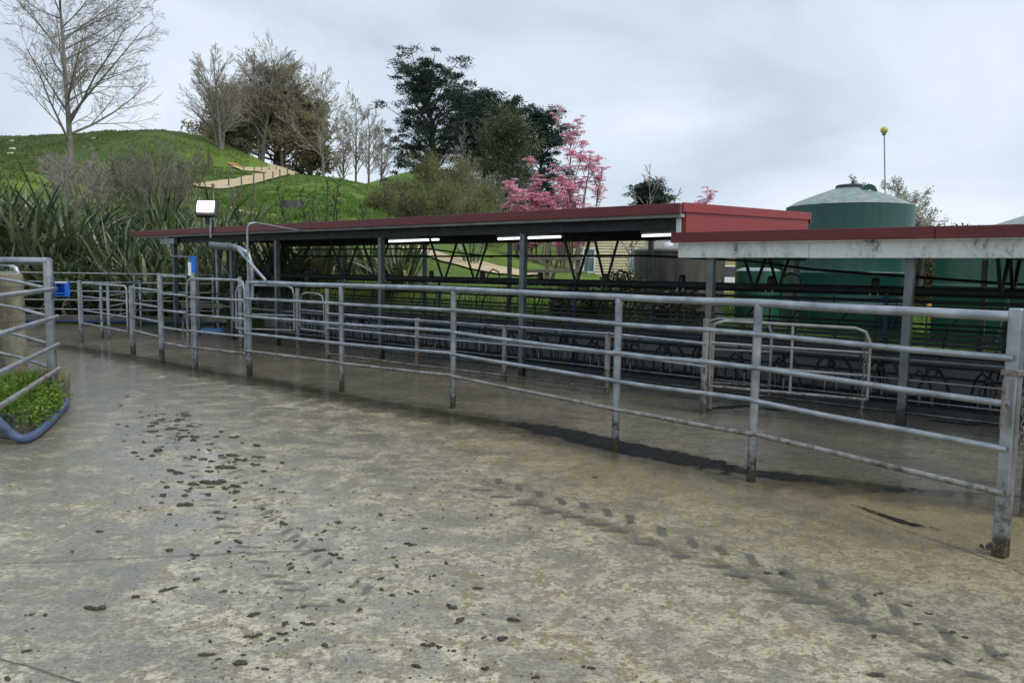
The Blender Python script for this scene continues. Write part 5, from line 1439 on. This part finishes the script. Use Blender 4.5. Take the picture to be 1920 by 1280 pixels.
def pine_at(px, Y, tp_, wid, label, seed, limbs=34, group=None, low=.25, tr=.4, tufts=7, **kw):
    Y = RD(Y); q = at_ground(px, Y); h = topz(px, tp_, Y) - q.z; w = wid * Y / FPX; k = Y / 150
    return foliage_tree("pine_tree", label, q, h * .95, lambda f: w * (1.02 - 1.5 * (f - .48) ** 2), limbs, PINE, seed, (.62 * k, .15 * k), tufts, 95, DARKBARK, tr * 1.5, 0.0, 1.75 * k, .26, group, lowest=low, **kw)
pine_at(815, 92, 112, 112, "tall dark pine with spreading irregular crown on the ridge", 3, 62, low=.04, tr=.5, lean=(-2.0, 0))
pine_at(905, 98, 150, 58, "dark pine with a forked top beside the tall pine", 4, 30)
pine_at(950, 97, 168, 54, "dark pine standing behind the olive gum tree", 5, 30)
pine_at(1012, 96, 184, 58, "dark pine behind the pink leaved trees", 6, 38, low=.06)
pine_at(872, 100, 165, 50, "narrow dark pine between the tall pine and its forked neighbour", 9, 24)
pine_at(1215, 80, 337, 34, "small rounded dark pine above the shed roof behind a sapling", 7, 30, low=.30, tr=.2)
def hill_tree(name, label, px, Y, tp_, reach, limbs, mat, seed, leaf, tufts, per, clump, flat, low, tr, droop=.02, bark=DARKBARK, shape=None, **kw):
    Y2 = RD(Y); k = Y2 / Y; q = at_ground(px, Y2)
    return foliage_tree(name, label, q, topz(px, tp_, Y2) - q.z, shape or (lambda f: reach * k * (1.1 - .55 * f)), limbs, mat, seed, (leaf[0] * k, leaf[1] * k), tufts, per, bark, tr * k, droop, clump * k, flat, lowest=low, **kw)
hill_tree("evergreen_tree", "broad brown olive evergreen tree among the bare trees on the hill", 522, 82, 138, 6.6, 64, MACRO, 12, (.34, .09), 10, 40, .95, .6, .04, .4)
hill_tree("evergreen_tree", "darker brown evergreen at the right of the broad one on the hill", 585, 84, 190, 3.4, 36, MACRO, 13, (.42, .16), 9, 36, .8, .7, .02, .3)
hill_tree("evergreen_tree", "brown evergreen at the left of the broad one on the hill", 442, 84, 185, 4.6, 40, MACRO, 16, (.42, .16), 9, 34, .9, .7, .04, .3)
hill_tree("evergreen_tree", "low dark evergreen behind the left bare trees on the hill", 430, 95, 225, 3.0, 26, PINE, 14, (.5, .14), 8, 40, .8, .5, .05, .25)
hill_tree("gum_tree", "olive green gum tree with drooping foliage before the dark pines", 942, 56, 192, 2.3, 46, GUM, 15, (.28, .06), 9, 44, .62, 1.1, .2, .16, .10, BARK, lambda f: 2.5 * 1.45 * (1.15 - .9 * abs(f - .45)))
for i, (px, Y, tp_, w_) in enumerate([(745, 50, 345, 1.5), (800, 52, 290, 2.2), (862, 50, 294, 2.0), (905, 48, 340, 1.5), (770, 46, 366, 1.4), (835, 46, 346, 1.7), (715, 47, 372, 1.0), (880, 45, 372, 1.5)]):
    hill_tree("willow_tree", ["small olive willow at the foot of the green mound", "tall olive willow budding in front of the ridge", "olive willow left of the gum tree", "low willow at the gum tree's foot", "low yellowish willow bush behind the roof edge", "yellow green willow bush between the taller willows", "smallest willow bush against the mound's end", "low willow bush under the tall olive willow and gum"][i], px, Y, tp_, w_, 30, WILLOW, 70 + i, (.20, .03), 9, 34, .5, 1.3, .05, .08, .03, BARK)
# bare understory among the willows
for i, (px, Y, tp_) in enumerate([(880, 54, 240), (770, 56, 330), (920, 52, 300)]):
    q = at_ground(px, RD(Y)); bare("bare_tree", ["thin leafless tree between the willow and the gum tree", "thin leafless tree behind the small willow", "thin leafless tree before the gum tree"][i], q, topz(px, tp_, RD(Y)) - q.z, .10, 2, 90 + i, dict(UPR, depth=3, n=[16, 6, 4]), BARK, TWIG)

def pink_tree(px, Y, tp_, stems, label, seed, lean=.16, whorl=34):
    q = at_ground(px, Y); h = topz(px, tp_, Y) - q.z; rr = random.Random(seed)
    t_ = thing("pink_tree", label, "tree", q, 0, "pink leaved trees behind the shed")
    TK = MB(); Vv = []; Ff = []
    def whl(c, rad):
        n = rr.randint(8, 12)
        for i in range(n):
            a = 6.283 * i / n + rr.uniform(-.25, .25); L = rad * rr.uniform(.75, 1.2); wd = .042
            dx_, dy_ = math.cos(a), math.sin(a); k = len(Vv)
            for (f, z, w_) in ((0, 0, .5), (.45, .10, 1.0), (.8, .05, .9), (1.0, -.14, .15)):
                for s in (-1, 1): Vv.append((c.x + dx_ * L * f - dy_ * wd * w_ * s / 2, c.y + dy_ * L * f + dx_ * wd * w_ * s / 2, c.z + z * rad * 2 + rr.uniform(-.01, .01)))
            for i2 in range(3): Ff.append((k + 2 * i2, k + 2 * i2 + 1, k + 2 * i2 + 3, k + 2 * i2 + 2))
    def stem(p, d, L, r_, depth):
        k = 6; pts = [p]; q2 = p.copy(); d = d.copy()
        for i in range(k):
            q2 = q2 + d * L / k; pts.append(q2.copy()); d = (d + Vector((rr.gauss(0, .07), rr.gauss(0, .07), .06))).normalized()
        TK.tube(pts, [max(r_ * (1 - .75 * i / k), .010) for i in range(k + 1)], 6 if depth == 0 else 4, False)
        whl(pts[-1], rr.uniform(.15, .24))
        nw = 8 if depth == 0 else 3
        for i in range(nw):
            f = rr.uniform(.3, 1.0) * k; i0 = min(int(f), k - 1); c = pts[i0].lerp(pts[i0 + 1], f - i0)
            c2 = c + Vector((rr.gauss(0, .2), rr.gauss(0, .2), rr.uniform(.03, .22))); TK.tube([c, c2], .008, 3, False); whl(c2, rr.uniform(.12, .22))
        if depth < 2:
            for i in range(6 if depth == 0 else 2):
                f = rr.uniform(.25, .95) * k; i0 = min(int(f), k - 1); c = pts[i0].lerp(pts[i0 + 1], f - i0); a = rr.uniform(0, 6.283); an_ = R(rr.uniform(22, 48))
                stem(c, Vector((math.sin(an_) * math.cos(a), math.sin(an_) * math.sin(a), math.cos(an_))), L * rr.uniform(.2, .36), r_ * .4, depth + 1)
    for s in range(stems):
        a = s * 2.4 + seed; stem(q + Vector((.3 * math.cos(a), .3 * math.sin(a), -.2)), Vector((lean * math.cos(a), lean * math.sin(a), 1)).normalized(), h * .86 * (1 if s == 0 else rr.uniform(.6, .95)), .06, 0)
    TK.build("trunk", BARK, t_, True)
    fast_mesh("crown", np.array(Vv), np.array(Ff), PINK, t_)
pink_tree(1046, 37, 205, 3, "tallest pink leaved tree against the dark pine", 1, .10)
pink_tree(1088, 36, 232, 4, "pink leaved tree with many thin stems against the sky", 2, .14)
pink_tree(1005, 35, 320, 5, "low bushy pink leaved tree before the gum tree", 3, .22)
pink_tree(980, 36, 355, 4, "lowest pink leaved clump at the gum tree's foot", 4, .2)
pink_tree(1290, 34, 347, 2, "small pink leaved tip showing above the red end panel", 5, .04)
pink_tree(1060, 38, 340, 4, "dense pink leaved tree between the two tall pink trees", 6, .2)

def blossom_tree(px, Y, tp_, wid, label, seed):
    q = at_ground(px, Y); h = topz(px, tp_, Y) - q.z; t_ = thing("blossom_tree", label, "tree", q, 0, "white blossom trees behind the large tank")
    TK, TW = grow_tree(q, h * .86, .12, 5, seed, dict(SHRUB, lean=.24 * wid, n=[22, 9, 6], len0=.42, ang=[45, 42, 42]))
    vs_ = np.array([tuple(v) for v in TW.v]); TK.build("trunk", BARK, t_, True); TW.build("twigs", TWIG, t_)
    g = np.random.default_rng(seed); k = min(16000, len(vs_)); ix = g.choice(len(vs_), k, replace=False)
    leaf_cloud("crown", BLOSSOM, t_, vs_[ix] + g.normal(size=(k, 3)) * .05, g.normal(size=(k, 3)) + np.array([0, 0, .4]), g.uniform(.06, .12, k), g.uniform(.04, .08, k))
blossom_tree(1645, 30, 300, 1.0, "white blossoming tree rising behind the large green tank", 101)
blossom_tree(1712, 29, 348, .7, "lower white blossoming tree at the right edge of the large tank", 102)
blossom_tree(1518, 31, 385, .5, "white blossom branches showing left of the large tank", 103)
# hedge between tanks
hq = at_ground(1742, 27)
n = 9000; g = np.random.default_rng(5)
cen = np.c_[hq.x + g.uniform(-1.3, 1.3, n), hq.y + g.uniform(-.6, .6, n), hq.z + .3 + g.uniform(0, 2.9, n) * (1 - .15 * g.random(n))]
hd = thing("hedge", "olive brown hedge filling the gap between the green tanks", "hedge", hq)
leaf_cloud("crown", HEDGE, hd, cen, g.normal(size=(n, 3)), g.uniform(.08, .18, n), g.uniform(.04, .08, n))
for i in range(5): pipe("stem", [hq + Vector((-1 + .5 * i, 0, -.1)), hq + Vector((-1 + .5 * i + .1, 0, 1.8))], .03, BARK, hd, 5)

# ------------------------------------------------------------------ grass cover
def grass_patch(name, label, pts, h, w_, mat=GRASSB, lean=.35):
    T_ = np.array(TRK); pa = np.array(pts)
    keep = np.ones(len(pa), bool)
    for (x, y, r_) in T_: keep &= (pa[:, 0] - x) ** 2 + (pa[:, 1] - y) ** 2 > r_ * r_
    pts = pa[keep]
    k = len(pts)
    o = leaf_cloud(name, mat, None, np.array(pts), np.c_[RNG.normal(size=(k, 2)) * lean, np.ones(k)], RNG.uniform(h * .5, h * 1.4, k), RNG.uniform(w_ * .6, w_ * 1.3, k))
    tag(o, label, "grass", None, "stuff")
P_ = []
while len(P_) < 26000:
    a, n_ = RNG.uniform(-3, 9), 4.85 + 16 * RNG.random() ** 1.7
    q = S(a, n_); z = ground(q.x, q.y)
    if z > .15: P_.append((q.x, q.y, z - .02))
grass_patch("bank_grass", "long green grass on the bank just behind the shed", P_, .20, .018)
P_ = []
tries = 0
while len(P_) < 20000 and tries < 90000:
    tries += 1
    px, Y = RNG.uniform(380, 760), RD(RNG.uniform(33, 62))
    q = A(px, 500, Y); z = ground(q.x, q.y)
    if mnoise.noise(Vector((q.x * .5, q.y * .5, 0))) > -.1: P_.append((q.x, q.y, z - .03))
grass_patch("mound_grass", "tufty green pasture grass on the mound", P_, .26, .08)

P_ = []; D_ = []
tries = 0
while len(P_) < 26000 and tries < 120000:
    tries += 1
    px, Y = RNG.uniform(-40, 470), RD(RNG.uniform(36, 84))
    q = A(px, 500, Y); 
    if mnoise.noise(Vector((q.x * .12, q.y * .12, 4))) + .6 * mnoise.noise(Vector((q.x * .5, q.y * .5, 0))) > -.15: P_.append((q.x, q.y, ground(q.x, q.y) - .05))
grass_patch("hill_grass", "rough tussocky grass on the left hill", P_, .34, .13, leafmat("tussock grass", [(0.045, 0.07, 0.02), (0.095, 0.145, 0.032), (0.20, 0.225, 0.08)], .12, .8, False, .2), .6)
for i, (a, n_, w_, h, l) in enumerate([(1.6, 5.3, .7, .75, "dark low bush under the timber fence behind the shed"), (2.9, 5.5, .6, .6, "dark tangled bush right of the timber fence behind the shed"), (.4, 5.2, .6, .5, "low bush on the bank behind the tube light")]):
    q = S(a, n_); q.z = ground(q.x, q.y); n = 2600; g = np.random.default_rng(200 + i); sh_ = thing("low_bush", l, "bush", q)
    u = g.normal(size=(n, 3)); u /= np.linalg.norm(u, axis=1, keepdims=True); rr_ = g.uniform(.3, 1.0, n) ** .6
    leaf_cloud("leaves", leafmat("bush leaves", [(0.022, 0.03, 0.014), (0.05, 0.06, 0.026), (0.10, 0.11, 0.045)], 3, .6, False, .2) if i == 0 else bpy.data.materials["bush leaves"], sh_, np.array(q) + u * rr_[:, None] * np.array([w_, w_, h]) + np.array([0, 0, h * .4]), u + g.normal(size=(n, 3)) * .7, g.uniform(.06, .13, n), g.uniform(.03, .06, n))
    for j in range(4): pipe("stem", [q + Vector((0, 0, -.1)), q + Vector((math.cos(j * 1.7) * w_ * .5, math.sin(j * 1.7) * w_ * .5, h * .9))], .012, DARKBARK, sh_, 5)

# ------------------------------------------------------------------ tyre marks and dung
TM = ragged("tyre slurry", (0.085, 0.08, 0.068), (0.15, 0.142, 0.122), 0.28, 34, .34, .56, .95, 0, .62)
tyre = [(935, 902), (973, 914), (1012, 927), (1052, 939), (1095, 947), (1140, 961), (1182, 973), (1241, 996), (1298, 1017), (1352, 1031), (1409, 1049), (1475, 1076), (1541, 1094), (1615, 1126), (1679, 1144), (1774, 1190), (1860, 1221), (1960, 1270)]
LV, LF, LE = [], [], []
def lug(c, d, L, w_):
    film_blob(LV, LF, LE, c.x, c.y, L / 2, w_, math.atan2(d.y, d.x), .0040 + .0001 * (len(LV) // 97 % 25), 24, 4, .9)
tp3 = [G(*q) for q in tyre]
for i, c in enumerate(tp3):
    t_ = (tp3[min(i + 1, len(tp3) - 1)] - tp3[max(i - 1, 0)]).normalized()
    nn = Vector((t_.y, -t_.x, 0))
    lug(c, Quaternion((0, 0, 1), R(-42)) @ t_, .33 * random.uniform(.8, 1.1), .052)
    lug(c + nn * .27 + t_ * .10, Quaternion((0, 0, 1), R(42)) @ t_, .32 * random.uniform(.7, 1.1), .048)
tl = [G(*q) for q in [(318, 775), (350, 815), (385, 860), (420, 915), (470, 980), (540, 1050), (640, 1120)]]
for i in range(34):
    f = i / 33 * (len(tl) - 1); i0 = min(int(f), len(tl) - 2); c = tl[i0].lerp(tl[i0 + 1], f - i0); t_ = (tl[i0 + 1] - tl[i0]).normalized()
    for s in (-1, 1):
        if random.random() < .8: lug(c + Vector((t_.y, -t_.x, 0)) * s * .15, Quaternion((0, 0, 1), R(s * 50)) @ t_, random.uniform(.14, .28), random.uniform(.022, .04))
WHP = ragged("wheel path", (0.10, 0.092, 0.072), (0.17, 0.155, 0.12), 0.30, 16, .48, .80, .75, 0, .55)
strip_film("wheel_path", [c_ + Vector((-.02, -.12, 0)) for c_ in tp3], .34, .10, .0036, WHP)
o = film_mesh("tyre_marks", LV, LF, LE, TM); tag(o, "dark tractor tyre lug prints across the pale concrete", "tyre marks", None, "stuff")
CM = []
for v in range(8):
    rc = random.Random(300 + v); bm = bmesh.new()
    for l_ in range(rc.randint(2, 6)):
        r0 = rc.uniform(.35, .8); off_ = Vector((rc.gauss(0, .55), rc.gauss(0, .4), rc.uniform(0, .12)))
        new = bmesh.ops.create_icosphere(bm, subdivisions=2, radius=r0)["verts"]
        for vt in new:
            k = 1 + .7 * mnoise.noise(vt.co * 2.2 + Vector((v * 9 + l_ * 3, 0, 0))) + .5 * mnoise.noise(vt.co * 6 + Vector((0, v * 5, l_)))
            vt.co = vt.co * k; vt.co.z *= rc.uniform(.45, .75); vt.co += off_; vt.co.z = max(vt.co.z, -.1)
    me = bpy.data.meshes.new("dung_clod"); bm.to_mesh(me); bm.free(); me.materials.append(DUNG); CM.append(me)
cl = [(x / 2.461, 760 + y / 2.461) for x, y in [(705, 122), (665, 172), (858, 243), (620, 218), (745, 190), (1020, 121), (1085, 148), (1112, 174), (1180, 186), (870, 128), (825, 313), (770, 377), (875, 386), (752, 414), (985, 358), (1025, 376), (1090, 402), (1088, 439), (1005, 491), (1212, 478), (1310, 520), (1390, 569), (1302, 546), (1488, 585), (1472, 670), (855, 462), (785, 503), (815, 552), (895, 576), (780, 668), (897, 692), (1060, 746), (772, 852), (625, 886), (710, 907), (905, 802), (140, 966), (210, 965), (437, 940), (330, 673), (455, 583), (1055, 676), (1425, 770), (1460, 938), (1395, 930), (1165, 966), (1305, 1055), (1310, 1015), (945, 1152), (1010, 1172), (1125, 1152), (1110, 1190), (1217, 1216), (970, 1086), (1170, 1066), (1240, 1086), (30, 1262), (125, 1136), (1205, 240), (730, 210), (650, 55), (720, 48), (1175, 275), (955, 287), (1030, 290)]]
cl += [(640 + x / 2.461, 760 + y / 2.461) for x, y in [(60, 713), (243, 700), (255, 738), (425, 786), (350, 859), (505, 932), (535, 1002), (788, 991), (660, 1072), (748, 1076), (445, 1112), (515, 1132), (345, 1202), (665, 1217), (887, 1256), (625, 846), (1170, 333), (692, 505), (1335, 540), (1485, 570), (570, 1173), (183, 850), (450, 1120), (85, 940)]]
cl += [(1396, 1084), (1440, 1075), (1468, 1076), (1650, 1113), (1702, 1134), (1742, 1151), (1638, 1195), (1775, 1240), (1840, 1238), (1720, 1170), (1810, 1195), (1880, 1228), (1640, 1265), (1780, 1187)]
n_big = len(cl)
trail = [(300, 778), (330, 815), (365, 850), (400, 890), (440, 930), (500, 985), (580, 1040), (680, 1100), (800, 1170)]
rt = random.Random(77)
while len(cl) < 285:
    f = rt.random() ** 1.25 * (len(trail) - 1); i0 = min(int(f), len(trail) - 2); u = f - i0
    w_ = 38 + f * 14
    cl.append((trail[i0][0] * (1 - u) + trail[i0 + 1][0] * u + rt.gauss(0, w_), trail[i0][1] * (1 - u) + trail[i0 + 1][1] * u + rt.gauss(0, 14 + 4 * f)))
for i, (px, py) in enumerate(cl):
    q = G(px, py)
    o = bpy.data.objects.new("dung_clod", CM[(i * 5) % 8]); COL.objects.link(o)
    s = random.choice([.014, .018, .022, .026, .034]) * (.9 if py < 950 else .5)
    if i >= n_big: s = rt.choice([.008, .010, .013, .017, .022]) * (1.0 if py < 930 else .62)
    o.location = (q.x, q.y, .002 + s * .06); o.rotation_euler = (0, 0, random.gauss(0, .5)); o.scale = (s * random.uniform(1.0, 1.9), s, s * random.uniform(.8, 1.5))
    tag(o, "dark clod of dung lying on the pale concrete yard", "dung", "dung clods on the yard")
q = G(1853, 1030); o = bpy.data.objects.new("dung_clod", CM[4]); COL.objects.link(o); o.location = (q.x, q.y, .02); o.scale = (.032, .032, .065)
tag(o, "tall dark lump of dung against the foot of the square post", "dung")
# small crumbs
nC = 900; V = []; Fc = []
for i in range(nC):
    if i % 3: px, py = random.gauss(420 + random.uniform(-60, 500), 120), random.uniform(790, 1275)
    else: px, py = random.uniform(-20, 1920), random.uniform(860, 1280)
    if py < 560 + .25 * px + 60 and px > 900: continue
    q = G(px, py); s = random.uniform(.002, .008) * (.6 if py > 1000 else 1.0); k = len(V)
    m_ = 5; a0_ = random.uniform(0, 6)
    for j in range(m_):
        a = a0_ + 6.283 * j / m_; r_ = s * random.uniform(.6, 1.5); V.append((q.x + r_ * math.cos(a) * 1.6, q.y + r_ * math.sin(a), .003))
    V.append((q.x, q.y, .003 + s * .7))
    for j in range(m_): Fc.append((k + j, k + (j + 1) % m_, k + m_))
o = fast_mesh("dung_crumbs", np.array(V), np.array(Fc), DUNG); tag(o, "scattered crumbs of dung and grit on the yard", "dung", None, "stuff")
bpy.context.view_layer.update()
